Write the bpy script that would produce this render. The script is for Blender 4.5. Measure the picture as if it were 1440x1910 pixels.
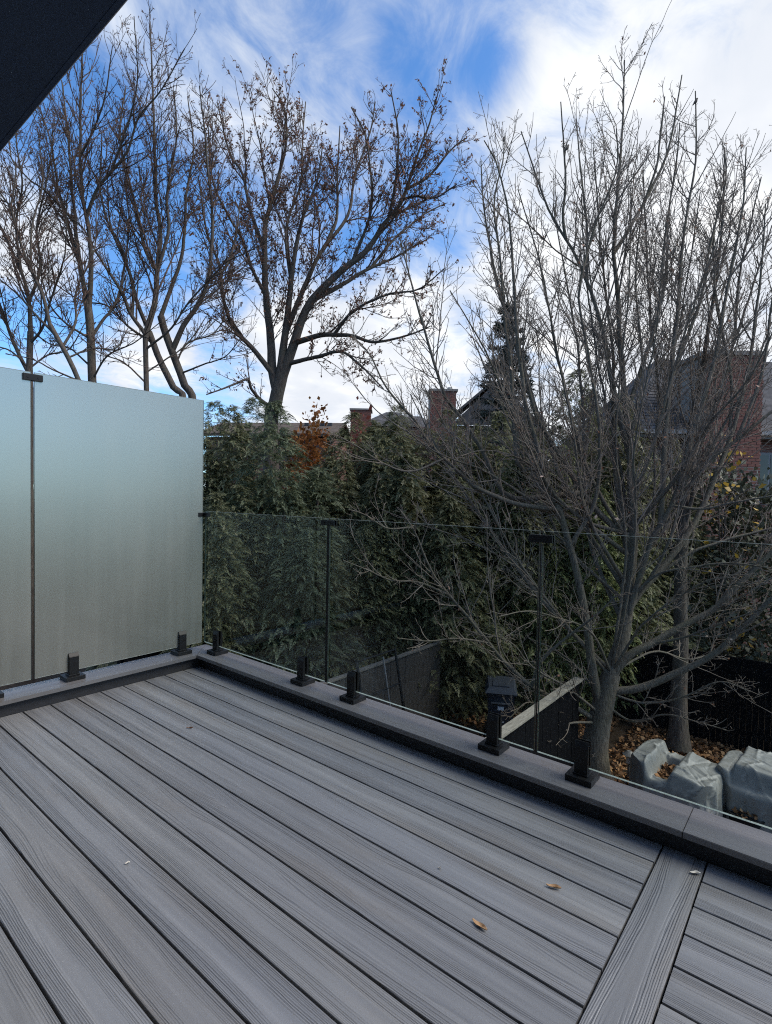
import bpy, bmesh, math, random
import numpy as np
from mathutils import Matrix, Vector

random.seed(7)
for o in list(bpy.data.objects):
    bpy.data.objects.remove(o)
SC = bpy.context.scene
COL = SC.collection

# ---------------------------------------------------------------- camera
CAM = np.array([3.5977, -2.2364, 1.3008])
YAW, PITCH, ROLL, FPX = -0.6851, -0.0308, 0.0190, 1010.68
def _rot():
    cy, sy, cp, sp = math.cos(YAW), math.sin(YAW), math.cos(PITCH), math.sin(PITCH)
    f = np.array([sy*cp, cy*cp, sp]); r = np.array([cy, -sy, 0.0]); u = np.cross(r, f)
    c, s = math.cos(ROLL), math.sin(ROLL)
    return np.array([c*r + s*u, -s*r + c*u, f])
ROT = _rot()
cam_d = bpy.data.cameras.new('camera'); cam = bpy.data.objects.new('camera', cam_d); COL.objects.link(cam)
cam_d.sensor_fit = 'HORIZONTAL'; cam_d.sensor_width = 36.0; cam_d.lens = FPX/1440*36
cam_d.clip_start = 0.05; cam_d.clip_end = 2000
m = Matrix.Identity(4)
for i in range(3):
    m[i][0], m[i][1], m[i][2], m[i][3] = ROT[0][i], ROT[1][i], -ROT[2][i], CAM[i]
cam.matrix_world = m
SC.camera = cam
def ray(x, y):      # direction of a sight line, unit length along the view axis
    return ROT.T @ np.array([(x-720)/FPX, -(y-955)/FPX, 1.0])
def at(x, y, d):
    return CAM + ray(x, y)*d
def onz(x, y, z):
    d = ray(x, y); return CAM + d*(z-CAM[2])/d[2]
def unit(v):
    v = np.asarray(v, float); return v/np.linalg.norm(v)

# ---------------------------------------------------------------- world: blue sky with broken cloud
SUN_EL, SUN_AZ = math.radians(48), math.radians(60)      # high on the right, behind thin cloud
SUN_DIR = np.array([math.sin(SUN_AZ)*math.cos(SUN_EL), math.cos(SUN_AZ)*math.cos(SUN_EL), math.sin(SUN_EL)])
W = bpy.data.worlds.new('World'); SC.world = W; W.use_nodes = True
NT = W.node_tree; NT.nodes.clear()
def nd(t, nt, **kw):
    n = nt.nodes.new(t)
    for k, v in kw.items():
        setattr(n, k, v)
    return n
def mth(nt, op, a, b=None, c=None, clamp=False):
    n = nt.nodes.new('ShaderNodeMath'); n.operation = op; n.use_clamp = clamp
    for i, v in enumerate((a, b, c)):
        if v is None: continue
        if isinstance(v, (int, float)): n.inputs[i].default_value = v
        else: nt.links.new(v, n.inputs[i])
    return n.outputs[0]
def vmth(nt, op, a, b=None, out=0):
    n = nt.nodes.new('ShaderNodeVectorMath'); n.operation = op
    for i, v in enumerate((a, b)):
        if v is None: continue
        if isinstance(v, (tuple, list, np.ndarray)): n.inputs[i].default_value = tuple(float(q) for q in v)
        elif isinstance(v, (int, float)): n.inputs['Scale'].default_value = v
        else: nt.links.new(v, n.inputs[i])
    return n.outputs[out]
def noise(nt, vec, scale, detail=4, rough=0.55, dist=0.0, dim='3D'):
    n = nt.nodes.new('ShaderNodeTexNoise'); n.noise_dimensions = dim
    if vec is not None: nt.links.new(vec, n.inputs['Vector'])
    n.inputs['Scale'].default_value = scale; n.inputs['Detail'].default_value = detail
    n.inputs['Roughness'].default_value = rough; n.inputs['Distortion'].default_value = dist
    return n.outputs[0]
def ramp(nt, fac, stops, interp='LINEAR'):
    n = nt.nodes.new('ShaderNodeValToRGB'); n.color_ramp.interpolation = interp
    e = n.color_ramp.elements
    while len(e) > len(stops): e.remove(e[-1])
    while len(e) < len(stops): e.new(0.5)
    for q, (p, c) in zip(e, stops):
        q.position = p; q.color = c if len(c) == 4 else (*c, 1)
    if fac is not None: nt.links.new(fac, n.inputs[0])
    return n.outputs[0]
def mrange(nt, v, a, b, c=0.0, d=1.0, smooth=True):
    n = nt.nodes.new('ShaderNodeMapRange'); n.interpolation_type = 'SMOOTHSTEP' if smooth else 'LINEAR'
    nt.links.new(v, n.inputs[0])
    for i, q in enumerate((a, b, c, d)): n.inputs[i+1].default_value = q
    return n.outputs[0]
def mixc(nt, f, a, b, blend='MIX'):
    n = nt.nodes.new('ShaderNodeMix'); n.data_type = 'RGBA'; n.blend_type = blend
    for s, v in ((n.inputs[0], f), (n.inputs[6], a), (n.inputs[7], b)):
        if isinstance(v, (int, float)): s.default_value = v
        elif isinstance(v, (tuple, list)): s.default_value = v if len(v) == 4 else (*v, 1)
        else: nt.links.new(v, s)
    return n.outputs[2]

sky = nd('ShaderNodeTexSky', NT, sky_type='NISHITA', sun_disc=False)
sky.sun_elevation = SUN_EL; sky.sun_rotation = SUN_AZ
sky.altitude = 200; sky.air_density = 1.0; sky.dust_density = 0.3; sky.ozone_density = 3.0
tc = nd('ShaderNodeTexCoord', NT)
D = tc.outputs['Generated']
sep = nd('ShaderNodeSeparateXYZ', NT); NT.links.new(D, sep.inputs[0])
zz = mth(NT, 'ADD', mth(NT, 'MAXIMUM', sep.outputs[2], 0.0), 0.22)
U = mth(NT, 'DIVIDE', sep.outputs[0], zz); V = mth(NT, 'DIVIDE', sep.outputs[1], zz)
# cloud streaks run from lower left to upper right in this part of the sky
ca, sa = math.cos(0.25), math.sin(0.25)
UU = mth(NT, 'ADD', mth(NT, 'MULTIPLY', U, ca), mth(NT, 'MULTIPLY', V, sa))
VV = mth(NT, 'SUBTRACT', mth(NT, 'MULTIPLY', V, ca), mth(NT, 'MULTIPLY', U, sa))
cmb = nd('ShaderNodeCombineXYZ', NT); NT.links.new(mth(NT, 'MULTIPLY', UU, 1.0), cmb.inputs[0]); NT.links.new(mth(NT, 'MULTIPLY', VV, 0.74), cmb.inputs[1])
big = noise(NT, cmb.outputs[0], 1.5, 7, 0.55, 0.5)
fine = noise(NT, cmb.outputs[0], 5.6, 9, 0.66, 0.7)
dens = mth(NT, 'ADD', mth(NT, 'MULTIPLY', mth(NT, 'SUBTRACT', big, 0.5), 1.7), mth(NT, 'MULTIPLY', mth(NT, 'SUBTRACT', fine, 0.5), 1.5))
dens = mth(NT, 'ADD', dens, 0.50)
banks = [((1290, 120), 20, .50), ((1420, 460), 17, .45), ((640, 80), 9, .16), ((930, 330), 9, .16), ((1050, 640), 19, .50), ((640, 620), 11, .45),
         ((500, 250), 9, .18), ((30, 430), 6, .75), ((90, 215), 7, -.15), ((110, 470), 4, .4), ((400, 610), 7, .32), ((170, 690), 6, .35), ((570, 730), 9, .45), ((260, 130), 6, .18),
         ((290, 440), 11, -.42), ((90, 270), 10, -.30), ((90, 600), 6, -.38), ((390, 60), 5, -.12), ((870, 240), 6, -.24), ((830, 400), 6, -.45),
         ((850, 60), 6, -.28), ((440, 700), 4, -.45), ((560, 75), 4, -.16), ((1060, 330), 5, -.42), ((1040, 460), 5, -.35), ((640, 430), 5, -.28), ((1180, 260), 5, -.18), ((700, 200), 5, -.12), ((230, 300), 9, -.12), ((250, 640), 4, .3), ((1330, 130), 5, -.18)]
for (px, py), rad, wt in banks:
    c = unit(ray(px, py))
    dt = vmth(NT, 'DOT_PRODUCT', D, c, out=1)
    dens = mth(NT, 'ADD', dens, mth(NT, 'MULTIPLY', mrange(NT, dt, math.cos(math.radians(rad*1.25)), math.cos(math.radians(rad*0.15))), wt))
cover = mrange(NT, dens, 0.18, 1.10)
shade = noise(NT, cmb.outputs[0], 2.6, 5, 0.5, 0.3)
thick = mrange(NT, dens, 0.62, 1.35)
ccol = mixc(NT, thick, (5.3, 6.0, 7.1), (8.6, 8.6, 8.6))
ccol = mixc(NT, mrange(NT, shade, 0.40, 0.66), mixc(NT, 0.75, ccol, (5.5, 5.9, 6.6)), ccol)
blue = mixc(NT, 1.0, sky.outputs[0], (0.95, 1.42, 1.8), 'MULTIPLY')
skc = mixc(NT, cover, blue, ccol)
bg = nd('ShaderNodeBackground', NT); bg.inputs[1].default_value = 0.1
NT.links.new(skc, bg.inputs[0])
wo = nd('ShaderNodeOutputWorld', NT); NT.links.new(bg.outputs[0], wo.inputs[0])

# ---------------------------------------------------------------- sun behind thin cloud
sun_d = bpy.data.lights.new('sun', 'SUN'); sun = bpy.data.objects.new('sun', sun_d); COL.objects.link(sun)
sun_d.energy = 3.4; sun_d.angle = math.radians(35); sun_d.color = (1.0, 0.91, 0.78)
sun.rotation_euler = Vector(SUN_DIR).to_track_quat('Z', 'Y').to_euler()
sun.location = (0, 0, 30)

SC.view_settings.view_transform = 'Standard'; SC.view_settings.look = 'None'
SC.view_settings.exposure = 0.45; SC.view_settings.gamma = 1.0; SC.view_settings.use_curve_mapping = False
SC.render.engine = 'CYCLES'
SC.cycles.max_bounces = 10; SC.cycles.transparent_max_bounces = 16; SC.cycles.transmission_bounces = 8
SC.cycles.use_denoising = False; SC.cycles.use_adaptive_sampling = True; SC.cycles.adaptive_threshold = 0.012; SC.cycles.adaptive_min_samples = 40; SC.cycles.filter_width = 1.1; SC.cycles.sample_clamp_indirect = 2.5; SC.cycles.sample_clamp_direct = 5.0

GROUND = -3.2

# ---------------------------------------------------------------- helpers
def link(o, parent=None):
    COL.objects.link(o)
    if parent is not None: o.parent = parent
    return o
def tag(o, label=None, cat=None, group=None, kind=None):
    if label: o['label'] = label
    if cat: o['category'] = cat
    if group: o['group'] = group
    if kind: o['kind'] = kind
    return o
def empty(name, loc=(0, 0, 0)):
    o = bpy.data.objects.new(name, None); o.location = tuple(float(v) for v in loc); COL.objects.link(o); return o
def mesh_np(name, verts, faces, mat, smooth=False):
    """verts (n,3); faces (m,k) one size"""
    me = bpy.data.meshes.new(name)
    verts = np.ascontiguousarray(verts, np.float32); faces = np.ascontiguousarray(faces, np.int32)
    me.vertices.add(len(verts)); me.vertices.foreach_set('co', verts.ravel())
    k = faces.shape[1]
    me.loops.add(faces.size); me.loops.foreach_set('vertex_index', faces.ravel())
    me.polygons.add(len(faces)); me.polygons.foreach_set('loop_start', np.arange(0, faces.size, k, dtype=np.int32))
    if smooth: me.polygons.foreach_set('use_smooth', np.ones(len(faces), bool))
    me.update(calc_edges=True)
    if mat: me.materials.append(mat)
    return me
def obj_np(name, verts, faces, mat, parent=None, smooth=False):
    return link(bpy.data.objects.new(name, mesh_np(name, verts, faces, mat, smooth)), parent)
def bm_mesh(name, bm, mats, smooth=False):
    me = bpy.data.meshes.new(name); bmesh.ops.recalc_face_normals(bm, faces=bm.faces); bm.to_mesh(me); bm.free()
    for q in (mats if isinstance(mats, (list, tuple)) else [mats]): me.materials.append(q)
    if smooth:
        for p in me.polygons: p.use_smooth = True
    return me
def bm_obj(name, bm, mats, parent=None, smooth=False):
    return link(bpy.data.objects.new(name, bm_mesh(name, bm, mats, smooth)), parent)
def box_bm(a, b, bev=0.0, bm=None, seg=2):
    nb = bmesh.new()
    r = bmesh.ops.create_cube(nb, size=1.0)
    for v in nb.verts:
        v.co = Vector([(a[i]+b[i])/2 + v.co[i]*(b[i]-a[i]) for i in range(3)])
    if bev > 0: bmesh.ops.bevel(nb, geom=nb.edges[:], offset=bev, segments=seg, affect='EDGES', profile=0.6)
    if bm is None: return nb
    tmp = bpy.data.meshes.new('t'); nb.to_mesh(tmp); nb.free(); bm.from_mesh(tmp); bpy.data.meshes.remove(tmp)
    return bm
def box(name, a, b, mat, parent=None, bev=0.0, seg=2):
    return bm_obj(name, box_bm(a, b, bev, seg=seg), mat, parent)
def poly_bm(pts_bottom, pts_top, bm=None):
    bm = bm or bmesh.new()
    n = len(pts_bottom)
    vb = [bm.verts.new(tuple(map(float, p))) for p in pts_bottom]; vt = [bm.verts.new(tuple(map(float, p))) for p in pts_top]
    bm.faces.new(vb[::-1]); bm.faces.new(vt)
    for i in range(n): bm.faces.new((vb[i], vb[(i+1) % n], vt[(i+1) % n], vt[i]))
    return bm
def rod_bm(p, q, r, n=8, bm=None, r2=None):
    p = np.array(p, float); q = np.array(q, float); t = unit(q-p)
    a = unit(np.cross(t, (0, 0, 1) if abs(t[2]) < .9 else (1, 0, 0))); b = np.cross(t, a)
    r2 = r if r2 is None else r2
    ring = lambda c, rr: [c + rr*(math.cos(2*math.pi*i/n)*a + math.sin(2*math.pi*i/n)*b) for i in range(n)]
    return poly_bm(ring(p, r), ring(q, r2), bm)

# ---------------------------------------------------------------- materials
def material(name):
    mt = bpy.data.materials.new(name); mt.use_nodes = True
    nt = mt.node_tree; nt.nodes.clear()
    out = nt.nodes.new('ShaderNodeOutputMaterial')
    return mt, nt, out
def princ(nt, out, base, rough=0.6, spec=0.5, metal=0.0, bump=None, bstr=0.3, bdist=0.01):
    b = nt.nodes.new('ShaderNodeBsdfPrincipled')
    if isinstance(base, (tuple, list)): b.inputs['Base Color'].default_value = (*base[:3], 1)
    else: nt.links.new(base, b.inputs['Base Color'])
    if isinstance(rough, (int, float)): b.inputs['Roughness'].default_value = rough
    else: nt.links.new(rough, b.inputs['Roughness'])
    b.inputs['Specular IOR Level'].default_value = spec; b.inputs['Metallic'].default_value = metal
    if bump is not None:
        bp = nt.nodes.new('ShaderNodeBump'); bp.inputs['Strength'].default_value = bstr; bp.inputs['Distance'].default_value = bdist
        nt.links.new(bump, bp.inputs['Height']); nt.links.new(bp.outputs[0], b.inputs['Normal'])
    nt.links.new(b.outputs[0], out.inputs[0])
    return b
def coords(nt, kind='Object'):
    return nt.nodes.new('ShaderNodeTexCoord').outputs[kind]
def scaled(nt, vec, s):
    mp = nt.nodes.new('ShaderNodeMapping'); mp.inputs['Scale'].default_value = s; nt.links.new(vec, mp.inputs[0]); return mp.outputs[0]
def simple(name, c1, c2, scale=8.0, rough=0.6, spec=0.4, bstr=0.2, bdist=0.005, detail=5, stretch=(1, 1, 1), metal=0.0):
    mt, nt, out = material(name)
    v = scaled(nt, coords(nt), stretch)
    n = noise(nt, v, scale, detail)
    princ(nt, out, ramp(nt, n, [(0.3, c1), (0.7, c2)]), rough, spec, metal, n, bstr, bdist)
    return mt

def deck_material(name, tint=(1, 1, 1), grain=1.0):
    mt, nt, out = material(name)
    oi = nt.nodes.new('ShaderNodeObjectInfo')
    co = coords(nt)
    sp = nt.nodes.new('ShaderNodeSeparateXYZ'); nt.links.new(co, sp.inputs[0])
    X = mth(nt, 'ADD', sp.outputs[0], mth(nt, 'MULTIPLY', oi.outputs['Random'], 61.0)); Y = sp.outputs[1]
    cx = nt.nodes.new('ShaderNodeCombineXYZ'); nt.links.new(X, cx.inputs[0]); nt.links.new(Y, cx.inputs[1])
    cx1 = nt.nodes.new('ShaderNodeCombineXYZ'); nt.links.new(X, cx1.inputs[0])
    off = mth(nt, 'MULTIPLY', mth(nt, 'SUBTRACT', noise(nt, cx1.outputs[0], 0.9, 1), 0.5), 0.06)
    dep = mth(nt, 'MULTIPLY', mth(nt, 'SUBTRACT', noise(nt, vmth(nt, 'ADD', cx1.outputs[0], (0, 7.3, 0)), 0.75, 1), 0.40), 0.16)
    wob = mth(nt, 'MULTIPLY', mth(nt, 'SUBTRACT', noise(nt, scaled(nt, cx.outputs[0], (3, 26, 1)), 1.0, 3), 0.5), 0.009)
    yy = mth(nt, 'ADD', mth(nt, 'ADD', Y, off), wob)
    rr = mth(nt, 'SQRT', mth(nt, 'ADD', mth(nt, 'MULTIPLY', yy, yy), mth(nt, 'MULTIPLY', dep, dep)))
    wob2 = mth(nt, 'MULTIPLY', mth(nt, 'SUBTRACT', noise(nt, scaled(nt, cx.outputs[0], (7, 75, 1)), 1.0, 2), 0.5), 0.0042)
    rr = mth(nt, 'ADD', rr, wob2)
    sn = mth(nt, 'SINE', mth(nt, 'MULTIPLY', rr, 2*math.pi/0.0054))
    ca_ = nt.nodes.new('ShaderNodeCombineXYZ'); nt.links.new(mth(nt, 'MULTIPLY', rr, 120.0), ca_.inputs[0]); nt.links.new(mth(nt, 'MULTIPLY', X, 0.8), ca_.inputs[1])
    lamp = mrange(nt, noise(nt, ca_.outputs[0], 1.0, 2), 0.36, 0.62, 0.12, 1.0)
    line = mrange(nt, sn, -0.75, 0.45)
    lmask = mrange(nt, mth(nt, 'ADD', mth(nt, 'ABSOLUTE', yy), mth(nt, 'MULTIPLY', mth(nt, 'SUBTRACT', noise(nt, scaled(nt, cx.outputs[0], (2.2, 20, 1)), 1.0, 2), 0.5), 0.09)), 0.006, 0.040, 0.04, 1.0)
    height = mth(nt, 'MULTIPLY', mth(nt, 'MULTIPLY', mth(nt, 'SUBTRACT', line, 1.0), lmask), lamp)
    streak = noise(nt, scaled(nt, cx.outputs[0], (0.9, 30, 1)), 1.0, 5, 0.6)
    blot = noise(nt, scaled(nt, cx.outputs[0], (0.8, 5, 1)), 1.3, 3)
    a = ramp(nt, streak, [(0.28, (0.143, 0.149, 0.163)), (0.5, (0.180, 0.187, 0.202)), (0.74, (0.236, 0.243, 0.258))])
    a = mixc(nt, mth(nt, 'MULTIPLY', mrange(nt, blot, 0.50, 0.74), 0.5), a, (0.160, 0.148, 0.136))
    rv = ramp(nt, oi.outputs['Random'], [(0.0, (0.86, 0.865, 0.88)), (0.3, (1.07, 1.065, 1.05)), (0.5, (0.92, 0.93, 0.96)), (0.75, (1.06, 1.07, 1.09)), (1.0, (0.97, 0.945, 0.92))])
    a = mixc(nt, 1.0, a, rv, 'MULTIPLY'); a = mixc(nt, 1.0, a, tint, 'MULTIPLY')
    dirt = mth(nt, 'MULTIPLY', mth(nt, 'MULTIPLY', height, -1.0), 0.60*grain)
    a = mixc(nt, dirt, a, (0.045, 0.047, 0.055))
    # footprints of dust and dried drops
    sc = mrange(nt, noise(nt, co, 30.0, 5, 0.7), 0.66, 0.80)
    a = mixc(nt, mth(nt, 'MULTIPLY', sc, 0.08), a, (0.34, 0.33, 0.31))
    hb = mth(nt, 'ADD', height, mth(nt, 'MULTIPLY', noise(nt, co, 260.0, 2), 0.25))
    rgh = ramp(nt, blot, [(0.3, (0.34,)*3), (0.7, (0.46,)*3)])
    princ(nt, out, a, rgh, 0.85, 0.0, hb, 0.85*grain, 0.0016)
    return mt

M = {}
M['deck'] = deck_material('deck_composite', (0.875, 0.865, 0.845))
M['cap'] = deck_material('cap_composite', (0.50, 0.48, 0.475), 0.35)
M['fascia'] = simple('fascia_charcoal', (0.012, 0.0125, 0.015), (0.022, 0.023, 0.027), 14, 0.6, 0.35, 0.1, stretch=(1, 1, 6))
M['under'] = simple('membrane', (0.012, 0.012, 0.013), (0.02, 0.02, 0.022), 5, 0.9, 0.1)
M['black_metal'] = simple('black_powder_coat', (0.003, 0.0032, 0.0036), (0.006, 0.0065, 0.0075), 60, 0.45, 0.28, 0.06, 0.001)
M['soffit'] = simple('soffit_navy', (0.040, 0.062, 0.110), (0.050, 0.076, 0.130), 2, 0.75, 0.2, 0.05)
M['drip'] = simple('drip_edge_metal', (0.35, 0.36, 0.38), (0.5, 0.5, 0.52), 20, 0.4, 0.5, 0.02)
M['stucco'] = simple('house_render', (0.30, 0.29, 0.28), (0.38, 0.37, 0.36), 30, 0.85, 0.2, 0.3)

def clear_glass():
    mt, nt, out = material('clear_glass')
    tr = nt.nodes.new('ShaderNodeBsdfTransparent')
    tr.inputs[0].default_value = (0.90, 0.93, 0.915, 1)
    gl = nt.nodes.new('ShaderNodeBsdfGlossy'); gl.inputs['Roughness'].default_value = 0.015; gl.inputs[0].default_value = (1, 1, 1, 1)
    lw = nt.nodes.new('ShaderNodeFresnel'); lw.inputs[0].default_value = 1.45
    dirt = nt.nodes.new('ShaderNodeBsdfDiffuse'); dirt.inputs[0].default_value = (0.5, 0.52, 0.52, 1)
    co = coords(nt)
    film = mth(nt, 'MULTIPLY', mrange(nt, noise(nt, scaled(nt, co, (2, 2, 1)), 1.2, 6), 0.42, 0.75), 0.003)
    mx = nt.nodes.new('ShaderNodeMixShader'); nt.links.new(mth(nt, 'MULTIPLY', lw.outputs[0], 0.07), mx.inputs[0]); nt.links.new(tr.outputs[0], mx.inputs[1]); nt.links.new(gl.outputs[0], mx.inputs[2])
    m2 = nt.nodes.new('ShaderNodeMixShader'); nt.links.new(film, m2.inputs[0]); nt.links.new(mx.outputs[0], m2.inputs[1]); nt.links.new(dirt.outputs[0], m2.inputs[2])
    nt.links.new(m2.outputs[0], out.inputs[0])
    return mt
def frosted_glass():
    mt, nt, out = material('frosted_glass')
    co = coords(nt)
    n = noise(nt, scaled(nt, co, (1, 1.2, 1)), 1.1, 4, 0.5)
    runs = noise(nt, scaled(nt, co, (1, 16, 0.9)), 1.0, 5, 0.6)          # faint vertical water marks
    spots = mrange(nt, noise(nt, co, 55.0, 2), 0.72, 0.80)
    rf = nt.nodes.new('ShaderNodeBsdfRefraction'); rf.inputs['IOR'].default_value = 1.38; rf.inputs['Roughness'].default_value = 0.64
    rf.inputs[0].default_value = (0.53, 0.518, 0.475, 1)
    df = nt.nodes.new('ShaderNodeBsdfDiffuse'); nt.links.new(ramp(nt, n, [(0.3, (0.33, 0.36, 0.335)), (0.7, (0.41, 0.43, 0.40))]), df.inputs[0])
    sh = mth(nt, 'ADD', mth(nt, 'MULTIPLY', n, 0.12), 0.20)
    sh = mth(nt, 'ADD', sh, mth(nt, 'MULTIPLY', mth(nt, 'SUBTRACT', runs, 0.5), 0.16))
    sh = mth(nt, 'ADD', sh, mth(nt, 'MULTIPLY', spots, 0.10), clamp=True)
    mx = nt.nodes.new('ShaderNodeMixShader'); nt.links.new(sh, mx.inputs[0])
    nt.links.new(rf.outputs[0], mx.inputs[1]); nt.links.new(df.outputs[0], mx.inputs[2])
    gl = nt.nodes.new('ShaderNodeBsdfGlossy'); gl.inputs['Roughness'].default_value = 0.10
    fr = nt.nodes.new('ShaderNodeFresnel'); fr.inputs[0].default_value = 1.45
    m2 = nt.nodes.new('ShaderNodeMixShader'); nt.links.new(mth(nt, 'MULTIPLY', fr.outputs[0], 0.6), m2.inputs[0]); nt.links.new(mx.outputs[0], m2.inputs[1]); nt.links.new(gl.outputs[0], m2.inputs[2])
    # the etched skin scatters once on the way in; the far skin lets the scattered light straight out
    tr = nt.nodes.new('ShaderNodeBsdfTransparent'); geo = nt.nodes.new('ShaderNodeNewGeometry')
    m3 = nt.nodes.new('ShaderNodeMixShader'); nt.links.new(geo.outputs['Backfacing'], m3.inputs[0]); nt.links.new(m2.outputs[0], m3.inputs[1]); nt.links.new(tr.outputs[0], m3.inputs[2])
    nt.links.new(m3.outputs[0], out.inputs[0])
    return mt
M['clear'] = clear_glass(); M['frost'] = frosted_glass()
M['edge'] = simple('glass_edge_painted_gleam', (0.20, 0.23, 0.22), (0.34, 0.37, 0.36), 25, 0.25, 0.6, 0.0)  # pale tone paints in the internal reflection of a glass edge
M['edge_top'] = simple('glass_edge_top', (0.10, 0.13, 0.12), (0.17, 0.21, 0.20), 25, 0.3, 0.5, 0.0)  # dimmer version of that painted edge reflection
M['edge_dark'] = simple('glass_edge_dark', (0.012, 0.02, 0.018), (0.03, 0.045, 0.042), 35, 0.2, 0.6, 0.0)  # same glass, with its dark reflection painted into the end edges

def bark(name, c1, c2, c3, scale=9.0, dist=0.02):
    mt, nt, out = material(name)
    co = coords(nt)
    ridg = noise(nt, scaled(nt, co, (6, 6, 1.1)), scale, 5, 0.65, 0.6)
    patch = noise(nt, co, 2.3, 3)
    a = ramp(nt, ridg, [(0.30, c1), (0.62, c2)])
    a = mixc(nt, mth(nt, 'MULTIPLY', mrange(nt, patch, 0.45, 0.68), 0.6), a, c3)
    princ(nt, out, a, 0.85, 0.2, 0.0, ridg, 0.6, dist)
    return mt
M['bark_grey'] = bark('bark_smooth_grey', (0.045, 0.038, 0.031), (0.160, 0.142, 0.116), (0.100, 0.098, 0.068), 9, 0.03)
M['twig_grey'] = simple('twig_grey', (0.095, 0.076, 0.061), (0.245, 0.207, 0.172), 6, 0.8, 0.2, 0.0)
M['bark_dark'] = bark('bark_furrowed_dark', (0.036, 0.030, 0.026), (0.110, 0.092, 0.077), (0.078, 0.076, 0.060), 6, 0.03)
M['twig_dark'] = simple('twig_dark', (0.064, 0.043, 0.034), (0.140, 0.098, 0.078), 5, 0.85, 0.15, 0.0)

def leafmat(name, stops, rough=0.7, spec=0.25, transl=0.0):
    mt, nt, out = material(name)
    g = nt.nodes.new('ShaderNodeNewGeometry')
    c = ramp(nt, g.outputs['Random Per Island'], stops)
    b = princ(nt, out, c, rough, spec)
    if transl > 0:
        t = nt.nodes.new('ShaderNodeBsdfTranslucent'); nt.links.new(c, t.inputs[0])
        mx = nt.nodes.new('ShaderNodeMixShader'); mx.inputs[0].default_value = transl
        nt.links.new(b.outputs[0], mx.inputs[1]); nt.links.new(t.outputs[0], mx.inputs[2]); nt.links.new(mx.outputs[0], out.inputs[0])
    return mt
M['leaf_brown'] = leafmat('dry_leaf_brown', [(0, (0.10, 0.050, 0.034)), (0.5, (0.17, 0.09, 0.062)), (1, (0.27, 0.16, 0.11))], transl=0.5)
M['leaf_litter'] = leafmat('leaf_litter', [(0, (0.05, 0.026, 0.014)), (0.45, (0.15, 0.072, 0.03)), (0.8, (0.28, 0.145, 0.062)), (1, (0.40, 0.25, 0.13))])
M['leaf_orange'] = leafmat('autumn_orange', [(0, (0.14, 0.05, 0.015)), (0.6, (0.24, 0.09, 0.025)), (1, (0.34, 0.16, 0.05))], transl=0.3)
M['leaf_red'] = leafmat('autumn_red', [(0, (0.09, 0.02, 0.016)), (1, (0.19, 0.05, 0.035))], transl=0.3)
M['leaf_yellow'] = leafmat('autumn_yellow', [(0, (0.30, 0.19, 0.03)), (0.6, (0.48, 0.33, 0.06)), (1, (0.55, 0.40, 0.20))], transl=0.3)
M['leaf_pale'] = leafmat('pale_old_leaf', [(0, (0.36, 0.27, 0.20)), (0.5, (0.42, 0.24, 0.18)), (1, (0.55, 0.48, 0.40))], transl=0.2)
M['cedar'] = leafmat('cedar_green', [(0, (0.075, 0.082, 0.042)), (0.45, (0.120, 0.132, 0.064)), (0.8, (0.152, 0.165, 0.084)), (1, (0.22, 0.195, 0.115))], 0.55, 0.4, 0.3)
M['cedar_bright'] = leafmat('cedar_yellow_green', [(0, (0.085, 0.105, 0.040)), (0.5, (0.15, 0.18, 0.066)), (1, (0.24, 0.255, 0.105))], 0.55, 0.4, 0.2)
M['cedar_blue'] = leafmat('cedar_blue_green', [(0, (0.060, 0.078, 0.045)), (0.5, (0.096, 0.124, 0.068)), (1, (0.15, 0.172, 0.098))], 0.55, 0.4, 0.3)
M['spruce'] = leafmat('spruce_needles', [(0, (0.022, 0.030, 0.024)), (1, (0.060, 0.074, 0.058))], 0.7, 0.2)
M['broad'] = leafmat('dull_broadleaf', [(0, (0.036, 0.042, 0.026)), (0.6, (0.070, 0.076, 0.045)), (1, (0.12, 0.115, 0.068))], 0.55, 0.4, 0.1)
M['soil'] = simple('soil', (0.022, 0.016, 0.011), (0.055, 0.040, 0.028), 7, 0.95, 0.1, 0.8, 0.05)
M['fence_black'] = simple('fence_stain_black', (0.0025, 0.0026, 0.0033), (0.006, 0.0063, 0.0078), 10, 0.85, 0.06, 0.25, stretch=(6, 6, 1))
M['fence_grey'] = simple('fence_weathered', (0.030, 0.028, 0.026), (0.065, 0.060, 0.055), 9, 0.85, 0.2, 0.3, stretch=(6, 6, 1))
M['fence_cap'] = simple('fence_cap_pale', (0.15, 0.138, 0.115), (0.29, 0.27, 0.23), 9, 0.85, 0.2, 0.3, stretch=(5, 1, 5))
M['fence_cap_dull'] = simple('fence_cap_dull', (0.085, 0.078, 0.068), (0.16, 0.15, 0.135), 9, 0.85, 0.2, 0.3, stretch=(5, 1, 5))
M['bin'] = simple('bin_plastic', (0.020, 0.026, 0.036), (0.034, 0.042, 0.056), 5, 0.45, 0.45, 0.05)
M['white'] = simple('white_label', (0.55, 0.56, 0.58), (0.7, 0.7, 0.72), 30, 0.5, 0.4, 0.0)
M['tyre'] = simple('rubber', (0.010, 0.010, 0.011), (0.018, 0.018, 0.018), 20, 0.8, 0.2, 0.05)
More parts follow.
